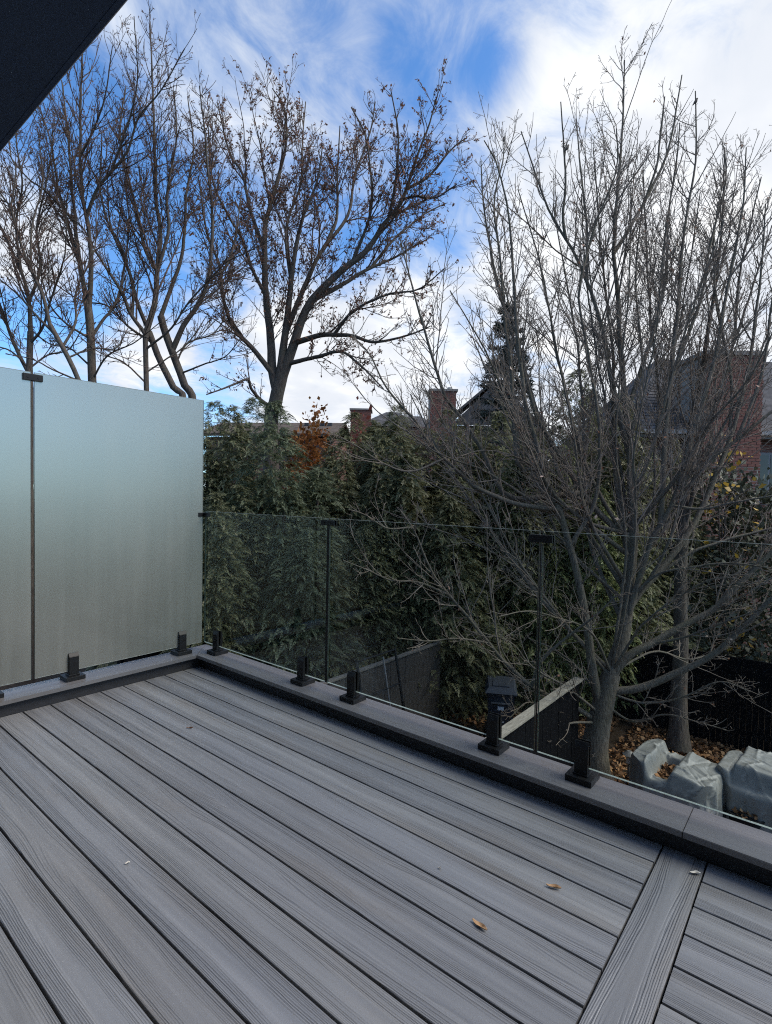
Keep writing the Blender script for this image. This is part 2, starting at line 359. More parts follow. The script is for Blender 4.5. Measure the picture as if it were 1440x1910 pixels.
def cover_material():
    mt, nt, out = material('furniture_cover')
    co = coords(nt)
    vo = nt.nodes.new('ShaderNodeTexVoronoi'); vo.feature = 'DISTANCE_TO_EDGE'; vo.inputs['Scale'].default_value = 3.0
    wv = vmth(nt, 'ADD', scaled(nt, co, (1, 1, .6)), vmth(nt, 'SCALE', nt.nodes.new('ShaderNodeTexNoise').outputs[1], 0.35))
    nt.links.new(wv, vo.inputs['Vector'])
    cre = mrange(nt, vo.outputs[0], 0.0, 0.16)
    st = noise(nt, co, 3.2, 6, 0.65)
    c = ramp(nt, st, [(0.30, (0.150, 0.155, 0.145)), (0.55, (0.195, 0.20, 0.188)), (0.75, (0.225, 0.228, 0.216))])
    h = mth(nt, 'ADD', mth(nt, 'MULTIPLY', cre, 0.6), mth(nt, 'MULTIPLY', st, 0.5))
    princ(nt, out, c, 0.5, 0.4, 0.0, h, 0.35, 0.03)
    return mt
M['cover'] = cover_material()
M['stone'] = simple('garden_stone', (0.11, 0.11, 0.11), (0.22, 0.22, 0.215), 6, 0.9, 0.2, 0.6, 0.03)
M['timber'] = simple('old_timber', (0.06, 0.05, 0.042), (0.13, 0.115, 0.10), 12, 0.9, 0.2, 0.4, stretch=(1, 8, 8))
M['lamp_metal'] = simple('lamp_metal', (0.10, 0.10, 0.10), (0.18, 0.18, 0.18), 14, 0.5, 0.5, 0.1)
M['brick'] = simple('brick_red', (0.11, 0.050, 0.040), (0.25, 0.115, 0.09), 3.0, 0.9, 0.2, 0.3, 0.01)
M['mortar'] = simple('mortar', (0.20, 0.185, 0.17), (0.28, 0.26, 0.24), 12, 0.95, 0.1, 0.3)
M['shingle'] = simple('shingle_grey', (0.045, 0.045, 0.048), (0.10, 0.10, 0.105), 4, 0.95, 0.15, 0.4, 0.02)
M['shingle_brown'] = simple('shingle_brown', (0.06, 0.048, 0.040), (0.115, 0.095, 0.08), 4, 0.95, 0.15, 0.4, 0.02)
M['soffit_white'] = simple('trim_pale', (0.20, 0.20, 0.20), (0.30, 0.30, 0.30), 6, 0.6, 0.3, 0.05)
M['window'] = simple('window_dark', (0.015, 0.018, 0.022), (0.03, 0.035, 0.04), 2, 0.08, 0.6, 0.0)
M['clay'] = simple('chimney_pot', (0.30, 0.29, 0.27), (0.45, 0.43, 0.40), 8, 0.8, 0.2, 0.1)
M['bird'] = simple('bird_feathers', (0.05, 0.045, 0.04), (0.14, 0.12, 0.10), 60, 0.8, 0.1, 0.1)
M['dry_leaf'] = simple('dry_leaf_tan', (0.26, 0.15, 0.075), (0.48, 0.33, 0.20), 70, 0.7, 0.2, 0.2)
M['pale_leaf'] = simple('dry_leaf_pale', (0.5, 0.47, 0.42), (0.66, 0.64, 0.60), 70, 0.7, 0.2, 0.2)
def brick_wall():
    mt, nt, out = material('brick_wall_far')
    co = coords(nt)
    sp = nt.nodes.new('ShaderNodeSeparateXYZ'); nt.links.new(co, sp.inputs[0])
    cb = nt.nodes.new('ShaderNodeCombineXYZ'); nt.links.new(mth(nt, 'ADD', sp.outputs[0], sp.outputs[1]), cb.inputs[0]); nt.links.new(sp.outputs[2], cb.inputs[1])
    br = nt.nodes.new('ShaderNodeTexBrick'); nt.links.new(cb.outputs[0], br.inputs[0])
    br.inputs['Color1'].default_value = (0.20, 0.09, 0.07, 1); br.inputs['Color2'].default_value = (0.095, 0.048, 0.042, 1); br.inputs['Mortar'].default_value = (0.2, 0.18, 0.165, 1)
    br.inputs['Scale'].default_value = 1.0; br.inputs['Brick Width'].default_value = 0.22; br.inputs['Row Height'].default_value = 0.078; br.inputs['Mortar Size'].default_value = 0.008
    princ(nt, out, br.outputs[0], 0.9, 0.2, 0.0, br.outputs[1], -0.4, 0.01)
    return mt
M['brick_far'] = brick_wall()

# ---------------------------------------------------------------- ground
bm = bmesh.new()
bmesh.ops.create_grid(bm, x_segments=60, y_segments=60, size=1.0)
for v in bm.verts:
    v.co.x = math.copysign(abs(v.co.x)**2.2, v.co.x)*400 - 1; v.co.y = math.copysign(abs(v.co.y)**2.2, v.co.y)*400 + 8
    v.co.z = GROUND + 0.03*math.sin(v.co.x*1.7)*math.cos(v.co.y*1.3)
tag(bm_obj('ground', bm, M['soil'], smooth=True), kind='structure')

# ---------------------------------------------------------------- deck floor of separate planks
X1, X2, XEND, YEND = 3.157, 3.302, 7.2, -3.12
deck = box('deck_floor', (-0.17, YEND, -0.34), (XEND, 0.16, -0.045), M['under'])
tag(deck, kind='structure')
def plank_mesh(L, wd, name='plank'):
    h, t, c = wd/2, 0.024, 0.0022
    prof = [(-h, -t), (h, -t), (h, -c), (h-c*.35, -c*.35), (h-c, 0), (-h+c, 0), (-h+c*.35, -c*.35), (-h, -c)]
    e = 0.002
    bm = bmesh.new()
    bm2 = poly_bm([(-L/2, y, z) for y, z in prof], [(L/2, y, z) for y, z in prof], bm)
    return bm_mesh(name, bm2, M['deck'])
S, Y0, GAP = 0.145, 0.131, 0.0076
meshes = {}
def plank(x0, x1, ya, yb, rot=False):
    L, wd = (x1-x0, yb-ya) if not rot else (yb-ya, x1-x0)
    key = (round(L, 4), round(wd, 4))
    if key not in meshes: meshes[key] = plank_mesh(L, wd)
    o = bpy.data.objects.new('plank', meshes[key]); link(o, deck)
    o.location = ((x0+x1)/2, (ya+yb)/2, random.uniform(-.0007, .0))
    if rot: o.rotation_euler.z = math.pi/2
    return o
g = GAP/2
for k in range(21):
    ya, yb = -(Y0+S*k)+g, (-(Y0+S*(k-1))-g if k > 0 else -0.002)
    jl = random.uniform(-.0012, .0012)
    plank(0.004, X1-0.003+jl, ya, yb); plank(X2+0.004+jl, XEND-0.01, ya, yb)
plank(X1+0.003, X2-0.003, YEND+0.01, -0.002, rot=True)

# ---------------------------------------------------------------- low kerb that carries the glass
par = empty('parapet', (0, 0.06, -0.30))
tag(par, 'low charcoal kerb with flat grey cap boards running round two sides of the deck', 'kerb')
def pbox(name, a, b, mat, bev=0.0):
    o = box(name, a, b, mat, bev=bev); o.parent = par; o.matrix_parent_inverse = Matrix.Translation((0, -0.06, 0.30)); return o
ZK = 0.10
pbox('fascia_board', (0.0, 0.002, -0.04), (XEND, 0.016, ZK-0.024), M['fascia'], 0.002)
pbox('fascia_board', (-0.016, YEND, -0.0402), (-0.002, 0.016, ZK-0.024), M['fascia'], 0.002)
pbox('core', (-0.14, 0.0162, -0.342), (XEND, 0.14, ZK-0.0245), M['under'])
pbox('core', (-0.14, YEND, -0.3415), (-0.0165, 0.0158, ZK-0.0242), M['under'])
def cap(name, a, b, c, d):   # plan polygon corners, mitred
    L = 1.0
    pts = [a, b, c, d]
    ctr = np.mean(np.array(pts), 0)
    along = unit(np.array(b)-np.array(a)); ang = math.atan2(along[1], along[0])
    R2 = np.array([[math.cos(-ang), -math.sin(-ang)], [math.sin(-ang), math.cos(-ang)]])
    loc = [(R2 @ (np.array(p)-ctr)) for p in pts]
    bm = poly_bm([(q[0], q[1], -0.024) for q in loc], [(q[0], q[1], 0) for q in loc])
    bmesh.ops.bevel(bm, geom=bm.edges[:], offset=0.0018, segments=2, affect='EDGES')
    o = bm_obj(name, bm, M['cap']); o.location = (ctr[0], ctr[1]-0.06, ZK+0.30); o.rotation_euler.z = ang; o.parent = par
    return o
KI, KO = -0.045, 0.160
SEAM = 3.226
cap('cap_board', (0.038, KI), (SEAM-0.0012, KI), (SEAM-0.0012, KO), (-0.168, KO))
cap('cap_board', (SEAM+0.0012, KI), (XEND, KI), (XEND, KO), (SEAM+0.0012, KO))
cap('cap_board', (0.0365, YEND), (0.0365, KI-0.0006), (-0.1695, KO-0.0006), (-0.1695, YEND))

# ---------------------------------------------------------------- glass panels
GL = 0.083; TH = 0.006; ZB = 0.154
def panel(name, axis, a0, a1, z1, mat, label, cat, group, dark_ends=(True, True)):
    root = empty(name, ((a0+a1)/2, GL, ZB) if axis == 'x' else (-GL, (a0+a1)/2, ZB))
    tag(root, label, cat, group)
    h = (a1-a0)/2; H = z1-ZB
    def bx(nm, a, b, mt):
        if axis == 'y': a, b = (a[1], a[0], a[2]), (b[1], b[0], b[2])
        box(nm, a, b, mt, root)
    e = 0.0016
    bx('pane', (-h+e, -TH, e), (h-e, TH, H-e), mat)
    bx('edge', (-h+e, -TH, 0), (h-e, TH, e-0.0002), M['edge'])
    bx('edge', (-h+e, -TH, H-e+0.0002), (h-e, TH, H), M['edge_top' if mat is M['clear'] else 'edge'])
    bx('edge', (-h, -TH, 0), (-h+e-0.0002, TH, H), M['edge_dark' if dark_ends[0] else 'edge_top'])
    bx('edge', (h-e+0.0002, -TH, 0), (h, TH, H), M['edge_dark' if dark_ends[1] else 'edge_top'])
    return root
gf, gc = 'frosted privacy panels', 'clear railing panels'
def seal(root, x, w, z1):
    box('seal', (x-w/2, -0.0055, 0.0), (x+w/2, 0.0055, z1), M['black_metal'], root)
panel('frosted_glass_panel', 'y', -1.060, 0.066, 1.990, M['frost'], 'tall frosted glass privacy panel that ends at the deck corner', 'glass panel', gf, (True, False))
panel('frosted_glass_panel', 'y', -2.30, -1.077, 1.990, M['frost'], 'tall frosted glass privacy panel cut off by the left edge of the photo', 'glass panel', gf, (True, True))
p1 = panel('clear_glass_panel', 'x', -0.066, 1.250, 1.155, M['clear'], 'clear glass railing panel next to the frosted glass corner', 'glass panel', gc, (True, True))
p2 = panel('clear_glass_panel', 'x', 1.268, 2.598, 1.155, M['clear'], 'middle clear glass railing panel, between the two free-standing top clips', 'glass panel', gc, (True, True))
panel('clear_glass_panel', 'x', 2.613, 3.94, 1.155, M['clear'], 'clear glass railing panel running out of the photo at the right, above covered furniture', 'glass panel', gc, (True, True))

seal(p1, 0.658+0.0092, 0.0150, 0.955); seal(p2, 0.665+0.0072, 0.0030, 0.945)
# clips
def clip(loc, sx, sy, sz, label, corner=False):
    root = empty('glass_clip', loc); tag(root, label, 'clip', 'black glass clips')
    if corner:
        box('plate', (-0.012, -0.055, -sz), (0.012, 0.016, sz), M['black_metal'], root, 0.002)
        box('plate', (0.0122, -0.0165, -sz+.0005), (0.055, 0.0165, sz-.0005), M['black_metal'], root, 0.002)
    else:
        for s in (-1, 1):
            if sx > sy: box('plate', (-sx, s*(TH+.0008) if s > 0 else -0.016, -sz), (sx, 0.016 if s > 0 else -(TH+.0008), sz), M['black_metal'], root, 0.002)
            else: box('plate', (s*(TH+.0008) if s > 0 else -0.016, -sy, -sz), (0.016 if s > 0 else -(TH+.0008), sy, sz), M['black_metal'], root, 0.002)
        box('spacer', (-0.0055, -0.0055, -sz+.003), (0.0055, 0.0055, sz-.003), M['black_metal'], root)
        for s in (-1, 1):
            bm_obj('screw', rod_bm((s*.028, -0.0161, 0), (s*.028, -0.0178, 0), .006, 8) if sx > sy else rod_bm((0.0161, s*.028, 0), (0.0178, s*.028, 0), .006, 8), M['black_metal'], root)
    return root
clip((-GL, -1.0685, 1.958), 0.01, 0.052, 0.020, 'black clip joining the two frosted panels near their top')
clip((-GL, GL, 1.128), 0, 0, 0.016, 'black corner clip fixing clear glass to the frosted panel edge', True)
clip((1.259, GL, 1.128), 0.055, 0.01, 0.016, 'black clip joining the corner panel and the middle clear panel')
clip((2.6055, GL, 1.120), 0.056, 0.01, 0.017, 'black clip above the large bare tree trunk, joining the two larger clear panels')

# spigots
def spigot_parts():
    base = bmesh.new(); box_bm((-0.056, -0.056, 0.0), (0.056, 0.056, 0.026), 0.0025, base)
    post = bmesh.new()
    w, d, z0, z1 = 0.028, 0.025, 0.0262, 0.168
    prof = [(-d, z0), (d, z0), (d, z1-0.022), (d-0.012, z1), (0.0066, z1), (0.0066, 0.05), (-0.0066, 0.05), (-0.0066, z1), (-d+0.012, z1), (-d, z1-0.022)]
    poly_bm([(-w, y, z) for y, z in prof], [(w, y, z) for y, z in prof], post)
    bmesh.ops.bevel(post, geom=[e for e in post.edges if e.calc_length() > 0.04], offset=0.0015, segments=2, affect='EDGES')
    col = bmesh.new(); box_bm((-0.032, -0.030, 0.0261), (0.032, 0.030, 0.034), 0.002, col)
    scr = bmesh.new(); rod_bm((0, -0.0251, 0.095), (0, -0.0266, 0.095), 0.005, 10, scr)
    return [('base_plate', bm_mesh('base_plate', base, M['black_metal'])), ('clamp_post', bm_mesh('clamp_post', post, M['black_metal'])),
            ('collar', bm_mesh('collar', col, M['black_metal'])), ('set_screw', bm_mesh('set_screw', scr, M['black_metal']))]
SP = spigot_parts()
for (x, y, rz, lab) in [
        (-GL, -1.285, math.pi/2, 'black spigot at the far left edge of the photo, mostly cut off'),
        (-GL, -0.845, math.pi/2, 'black spigot under the frosted panel, near the slot between frosted panels'),
        (-GL, -0.100, math.pi/2, 'black spigot under the frosted panel, beside the deck corner'),
        (0.105, GL, 0, 'black spigot beside the deck corner, under the clear glass'),
        (1.045, GL, 0, 'second black spigot from the corner under the clear glass'),
        (1.478, GL, 0, 'third black spigot from the corner under clear glass, below the fence rack'),
        (2.395, GL, 0, 'black spigot in front of the wheeled bin'),
        (2.818, GL, 0, 'black spigot in front of the bare tree trunk, largest in view')]:
    r = empty('glass_spigot', (x, y, ZK)); r.rotation_euler.z = rz
    tag(r, lab, 'spigot', 'black glass spigots on the kerb')
    for nm, me in SP: link(bpy.data.objects.new(nm, me), r)

# ---------------------------------------------------------------- the house behind the deck: wall and roof overhang
house = empty('house', (3.0, -3.4, GROUND)); tag(house, 'dark navy roof overhang of the house cutting the top left corner', 'house')
def hbox(nm, a, b, mat):
    o = box(nm, a, b, mat); o.parent = house; o.matrix_parent_inverse = Matrix.Translation((-3.0, 3.4, -GROUND)); return o
EY = -1.556
hbox('wall', (-0.6, -6.0, GROUND-0.05), (8.5, YEND-0.002, 2.6), M['stucco'])
hbox('soffit', (-0.9, -6.2, 2.602), (8.8, EY-0.004, 2.68), M['soffit'])
hbox('fascia', (-0.9, EY-0.0035, 2.600), (8.8, EY+0.012, 2.86), M['soffit'])
hbox('drip_edge', (-0.905, EY+0.0122, 2.604), (8.805, EY+0.0165, 2.612), M['drip'])
hbox('roof', (-0.95, -6.25, 2.6805), (8.85, EY-0.0038, 2.9), M['shingle'])

# ---------------------------------------------------------------- vectorised branching
def catmull(pts, n):
    pts = np.asarray(pts, float)
    P = np.vstack([2*pts[0]-pts[1], pts, 2*pts[-1]-pts[-2]])
    seg = np.linalg.norm(np.diff(pts, axis=0), axis=1); cum = np.concatenate([[0], np.cumsum(seg)])
    out = []
    for s in np.linspace(0, cum[-1], n):
        i = min(max(np.searchsorted(cum, s, side='right')-1, 0), len(seg)-1)
        t = (s-cum[i])/max(seg[i], 1e-9)
        p0, p1, p2, p3 = P[i], P[i+1], P[i+2], P[i+3]
        out.append(0.5*((2*p1)+(-p0+p2)*t+(2*p0-5*p1+4*p2-p3)*t*t+(-p0+3*p1-3*p2+p3)*t**3))
    return np.array(out)
def tubes(P, R, n):
    """P (N,S,3), R (N,S) -> verts, quad faces"""
    N, Sg, _ = P.shape
    T = np.gradient(P, axis=1); T /= np.linalg.norm(T, axis=2, keepdims=True)+1e-9
    ref = np.zeros((N, 1, 3)); mt = T.mean(1)
    hz = np.abs(mt[:, 2]) < 0.8
    ref[hz, 0] = (0, 0, 1); ref[~hz, 0] = (1, 0.2, 0)
    A = np.cross(T, ref); A /= np.linalg.norm(A, axis=2, keepdims=True)+1e-9
    B = np.cross(T, A)
    th = np.arange(n)*2*np.pi/n
    V = P[:, :, None, :] + R[:, :, None, None]*(np.cos(th)[None, None, :, None]*A[:, :, None, :] + np.sin(th)[None, None, :, None]*B[:, :, None, :])
    idx = np.arange(N*Sg*n).reshape(N, Sg, n)
    a = idx[:, :-1, :]; b = np.roll(idx, -1, 2)[:, :-1, :]; c = np.roll(idx, -1, 2)[:, 1:, :]; d = idx[:, 1:, :]
    F = np.stack([a, b, c, d], -1).reshape(-1, 4)
    return V.reshape(-1, 3), F
def grow(rng, P, R, per_m, t0, t1, ang, lfac, lmin, lmax, Sg, up, wig, rfac, rtip, rcap, droop=0.0):
    N, S0, _ = P.shape
    seg = np.linalg.norm(np.diff(P, axis=1), axis=2); L = seg.sum(1)
    K = rng.poisson(np.maximum(L*per_m*(t1-t0), 0.0)); K = np.maximum(K, 1)
    idx = np.repeat(np.arange(N), K); n = len(idx)
    t = rng.uniform(t0, t1, n)
    f = t*(S0-1); i = np.minimum(f.astype(int), S0-2); w = (f-i)[:, None]
    pos = P[idx, i]*(1-w) + P[idx, i+1]*w
    pr = R[idx, i]*(1-w[:, 0]) + R[idx, i+1]*w[:, 0]
    tan = P[idx, i+1]-P[idx, i]; tan /= np.linalg.norm(tan, axis=1, keepdims=True)+1e-9
    rv = rng.normal(size=(n, 3)); rv -= (rv*tan).sum(1, keepdims=True)*tan; rv /= np.linalg.norm(rv, axis=1, keepdims=True)+1e-9
    a = np.radians(rng.normal(ang, ang*0.25, n))[:, None]
    d = np.cos(a)*tan + np.sin(a)*rv
    d[:, 2] += up*1.5; d /= np.linalg.norm(d, axis=1, keepdims=True)
    ln = np.clip(L[idx]*lfac*(1.05-0.82*t)*rng.uniform(0.5, 1.2, n), lmin*rng.uniform(.5, 1, n), lmax*rng.uniform(.7, 1.1, n))
    Q = np.zeros((n, Sg+1, 3)); Q[:, 0] = pos
    for s in range(Sg):
        d = d + rng.normal(0, wig, (n, 3)); d[:, 2] += up - droop
        d /= np.linalg.norm(d, axis=1, keepdims=True)
        Q[:, s+1] = Q[:, s] + d*(ln/Sg)[:, None]
    r0 = np.minimum(np.minimum(pr*rfac, rcap), 0.02*ln+rtip*1.3)
    RR = r0[:, None]*(1-np.linspace(0, 1, Sg+1))[None, :] + rtip*np.linspace(0, 1, Sg+1)[None, :]
    RR = np.minimum(RR, np.maximum(r0, rtip)[:, None])
    return Q, RR
def scatter_leaves(rng, P, per, size, hang=0.4, tmin=0.3):
    N, S0, _ = P.shape
    n = int(N*per); idx = rng.integers(0, N, n); t = rng.uniform(tmin, 1, n)*(S0-1)
    i = np.minimum(t.astype(int), S0-2); w = (t-i)[:, None]
    pos = P[idx, i]*(1-w)+P[idx, i+1]*w
    d = rng.normal(size=(n, 3)); d[:, 2] -= hang*2; d /= np.linalg.norm(d, axis=1, keepdims=True)
    s = np.cross(d, rng.normal(size=(n, 3))); s /= np.linalg.norm(s, axis=1, keepdims=True)
    nn = np.cross(d, s)
    sz = size*rng.uniform(.5, 1.3, n)[:, None]
    v = np.stack([pos, pos+d*sz*.5+s*sz*.3+nn*sz*.12, pos+d*sz, pos+d*sz*.5-s*sz*.3+nn*sz*.12], 1)
    return v.reshape(-1, 3), np.arange(4*n).reshape(n, 4)

class BareTree:
    def __init__(self, name, label, cat, depth, seed, matb, matt, group='bare trees'):
        self.wf = 1.0; self.depth = depth; self.limbs = {}; self.rng = np.random.default_rng(seed); self.matb, self.matt = matb, matt
        self.name, self.label, self.cat, self.group = name, label, cat, group
    def limb(self, nm, parent, pts, dend, w0, w1, ground=False, d0=0.0, n=30):
        """pts: sight-line points; dend: how far (m) the tip lies behind (+) or before (-) the base depth; w0, w1 widths in sight px"""
        pts = [np.array(p, float) for p in pts]
        if parent:
            PP, PR, PX, PD = self.limbs[parent]
            j = int(np.argmin(np.hypot(PX[:, 0]-pts[0][0], PX[:, 1]-pts[0][1])))
            d0 = PD[j]; start = PP[j]; pts[0] = PX[j]
        cum = np.concatenate([[0], np.cumsum([np.hypot(*(b-a)) for a, b in zip(pts[:-1], pts[1:])])]); cum /= cum[-1]
        ds = [d0 + (dend-d0)*c for c in cum]
        p3 = [at(p[0], p[1], self.depth+d) for p, d in zip(pts, ds)]
        if ground:
            g0 = p3[0].copy(); g0[2] = GROUND-0.1
            if p3[0][2] > GROUND+0.4: p3 = [g0] + p3; 
        P = catmull(p3, n)
        # wiggle
        wv = self.rng.normal(size=(n, 3)); wv = np.cumsum(wv, 0); wv -= np.linspace(0, 1, n)[:, None]*wv[-1]
        amp = np.sin(np.linspace(0, np.pi, n))[:, None]*0.012*np.linalg.norm(P[-1]-P[0])/3
        P = P + wv*amp*0.35
        dd = (P-CAM) @ ROT[2]
        px = np.stack([720+FPX*((P-CAM) @ ROT[0])/dd, 955-FPX*((P-CAM) @ ROT[1])/dd], 1)
        R = np.linspace(0, 1, n)**0.8
        R = (w0*(1-R)+w1*R)*self.wf/2/FPX*dd
        if ground: R[:4] *= np.array([1.35, 1.2, 1.1, 1.03])
        self.limbs[nm] = (P, R, px, dd-self.depth)
        return self
    def build(self, l1, l2, l3, leaves=None, l4=None, l0=None):
        rng = self.rng
        names = list(self.limbs)
        base = self.limbs[names[0]][0][0]
        root = empty(self.name, base); tag(root, self.label, self.cat, self.group)
        for k, nm in enumerate(names):
            P, R, _, _ = self.limbs[nm]
            V, F = tubes(P[None]-base, R[None], 10)
            obj_np('trunk' if nm.startswith('trunk') else 'limb', V, F, self.matb, root, True)
        LP = np.stack([self.limbs[k][0] for k in names]); LR = np.stack([self.limbs[k][1] for k in names])
        # only limbs, not bare trunks, carry branches
        keep = [i for i, k in enumerate(names) if not k.startswith('trunk')]
        BP, BR = LP[keep], LR[keep]
        if l0:
            P0, R0 = grow(rng, BP, BR, **l0)
            V, F = tubes(P0-base, R0, 5); o = obj_np('stems', V, F, self.matt, root, True); o['kind'] = 'stuff'
            BP, BR = np.concatenate([BP, P0]), np.concatenate([BR, R0])
        P1, R1 = grow(rng, BP, BR, **l1)
        P2, R2 = grow(rng, np.concatenate([P1]), R1, **l2)
        V, F = tubes(P1-base, R1, 5); o = obj_np('branches', V, F, self.matt, root, True); o['kind'] = 'stuff'
        P3, R3 = grow(rng, P2, R2, **l3)
        Va, Fa = tubes(P2-base, R2, 3); Vb, Fb = tubes(P3-base, R3, 3)
        o = obj_np('twigs', np.vstack([Va, Vb]), np.vstack([Fa, Fb+len(Va)]), self.matt, root, True); o['kind'] = 'stuff'
        # twigs straight off the limbs' upper ends
        if l4:
            P4, R4 = grow(rng, LP[keep], LR[keep], **l4)
            V, F = tubes(P4-base, R4, 3); o = obj_np('shoots', V, F, self.matt, root, True); o['kind'] = 'stuff'
        for lf in (leaves or []):
            V, F = scatter_leaves(rng, {'2': P2, '3': P3}[lf[0]], lf[1], lf[2], lf[4])
            o = obj_np('leaves', V-base, F, lf[3], root); o['kind'] = 'stuff'
        self.tips = P3
        return root

# ---- the big bare tree right in front of the deck
T1 = BareTree('bare_tree', 'large grey many-stemmed bare tree filling the right half, nearest to the railing', 'tree', 8.6, 11, M['bark_grey'], M['twig_grey'])
T1.limb('trunk', None, [(1112, 1462), (1110, 1400), (1122, 1330), (1140, 1255)], 0.0, 58, 34, ground=True)
T1.limb('trunk_b', 'trunk', [(1122, 1335), (1138, 1262), (1160, 1190), (1172, 1090), (1180, 1000), (1180, 930)], 0.2, 34, 18)
T1.limb('a', 'trunk_b', [(1180, 940), (1176, 840), (1168, 740), (1158, 600), (1152, 450), (1160, 330), (1165, 112)], 0.5, 15, 2)
T1.limb('b', 'trunk', [(1118, 1330), (1104, 1240), (1095, 1160), (1082, 1086), (1066, 1003), (1048, 950), (1028, 905), (1012, 850), (985, 760), (968, 650), (957, 520), (950, 400), (925, 300), (903, 262)], -0.9, 19, 2)
T1.limb('c', 'trunk_b', [(1170, 1018), (1116, 955), (1076, 902), (1040, 844), (1000, 775), (975, 690), (945, 600), (915, 470), (902, 380), (897, 300)], -0.2, 13, 2)
T1.limb('d', 'trunk', [(1140, 1262), (1165, 1150), (1195, 1101), (1232, 1064), (1281, 1003), (1306, 964), (1327, 921), (1343, 880), (1367, 820), (1392, 720), (1408, 600), (1422, 480), (1428, 380)], 0.5, 17, 2)
T1.limb('e', 'trunk_b', [(1158, 1185), (1183, 1110), (1214, 1015), (1232, 979), (1254, 942), (1275, 899), (1321, 860), (1382, 815), (1440, 768), (1520, 700)], -0.7, 14, 4)
T1.limb('f', 'e', [(1272, 905), (1290, 820), (1320, 720), (1345, 610), (1368, 500), (1385, 380), (1392, 275)], 0.4, 12, 2)
T1.limb('g', 'trunk', [(1138, 1296), (1194, 1283), (1257, 1256), (1332, 1218), (1390, 1165), (1440, 1118), (1530, 1040)], -1.2, 16, 7)
T1.limb('h', 'trunk', [(1140, 1262), (1175, 1222), (1215, 1202), (1273, 1168), (1332, 1131), (1382, 1081), (1440, 1027), (1530, 940)], -0.6, 16, 7)
T1.limb('i', 'trunk', [(1116, 1345), (1060, 1312), (1028, 1300), (990, 1277), (936, 1227), (882, 1164), (840, 1118), (800, 1060), (772, 990), (745, 950)], -1.0, 11, 2.5)
T1.limb('j', 'i', [(990, 1277), (1010, 1235), (1060, 1190), (1110, 1150), (1150, 1110)], -1.0, 8, 3)
T1.limb('k', 'c', [(1000, 960), (960, 930), (926, 900), (900, 843), (874, 802), (842, 759), (824, 730), (807, 680), (775, 560), (745, 440)], -0.6, 13, 2)
T1.limb('l', 'b', [(1040, 935), (960, 940), (900, 915), (877, 900), (830, 852), (801, 823), (777, 782), (745, 750), (716, 712), (690, 660), (655, 625)], -1.2, 11, 2)
T1.limb('m', 'b', [(1015, 860), (990, 880), (967, 868), (961, 820), (955, 738), (952, 680), (940, 600), (930, 480), (920, 380), (938, 300), (940, 255)], -0.3, 10, 2)
T1.limb('n', 'a', [(1176, 850), (1140, 720), (1112, 580), (1075, 480), (1030, 400), (1002, 330), (972, 245)], 0.6, 12, 2)
T1.limb('o', 'n', [(1060, 455), (1050, 400), (1055, 330), (1046, 190)], 0.3, 6, 2)
T1.limb('p', 'n', [(1090, 520), (1095, 430), (1085, 330), (1075, 222)], 0.9, 6, 2)
T1.limb('q', 'a', [(1154, 480), (1175, 425), (1212, 360), (1250, 270), (1272, 140)], 0.7, 8, 2)
T1.limb('r', 'q', [(1200, 385), (1225, 310), (1232, 250), (1240, 180)], 0.2, 5, 2)
T1.limb('s', 'e', [(1232, 979), (1240, 850), (1255, 700), (1272, 560), (1282, 420), (1300, 300), (1297, 170)], 0.9, 12, 2)
T1.limb('t', 's', [(1256, 700), (1305, 560), (1330, 430), (1352, 340), (1352, 275)], 1.2, 8, 2)
T1.limb('u', 'a', [(1168, 760), (1212, 640), (1240, 520), (1246, 400), (1262, 300), (1268, 230)], 1.0, 9, 2)
T1.limb('v', 'b', [(1070, 1020), (1110, 930), (1118, 800), (1098, 650), (1080, 540), (1110, 420), (1150, 320), (1150, 240)], -0.9, 9, 2)
T1.limb('w', 'e', [(1255, 942), (1310, 950), (1360, 940), (1440, 925), (1520, 900)], -1.0, 6, 2.5)
T1.limb('x', 'd', [(1228, 1068), (1290, 1030), (1350, 1010), (1440, 985), (1520, 960)], -0.2, 7, 3)
T1.limb('y', 'e', [(1183, 1110), (1230, 1070), (1290, 1058), (1360, 1050), (1440, 1060)], -1.1, 6, 2.5)
T1.limb('z', 'trunk', [(1112, 1370), (1080, 1390), (1060, 1380), (1020, 1330), (985, 1310), (950, 1340)], -0.8, 7, 2)
T1.limb('aa', 'trunk', [(1115, 1420), (1090, 1410), (1072, 1430), (1050, 1470)], -0.6, 10, 5)
T1.limb('ab', 'h', [(1215, 1202), (1290, 1185), (1350, 1160), (1440, 1130)], -1.3, 6, 2)
T1.limb('ac', 'i', [(905, 1195), (850, 1190), (800, 1195), (740, 1190)], -1.4, 4, 1.6)
T1.limb('ad', 'i', [(840, 1118), (780, 1085), (730, 1082), (690, 1065), (640, 1045)], -1.4, 5, 1.6)
T1.limb('ae', 'l', [(830, 852), (770, 880), (720, 870), (660, 830), (605, 800)], -1.5, 5, 1.6)
T1.limb('af', 'i', [(772, 990), (720, 985), (680, 960), (650, 950)], -1.5, 4, 1.6)
T1.limb('ag', 'c', [(1100, 935), (1060, 920), (1010, 880), (960, 850), (905, 840), (860, 850)], -1.0, 6, 1.6)
T1.limb('ah', 'd', [(1367, 820), (1365, 700), (1340, 560), (1335, 430), (1350, 330)], 0.9, 7, 2)
T1.limb('ai', 'e', [(1382, 815), (1420, 700), (1440, 560), (1450, 420)], -0.5, 7, 2)
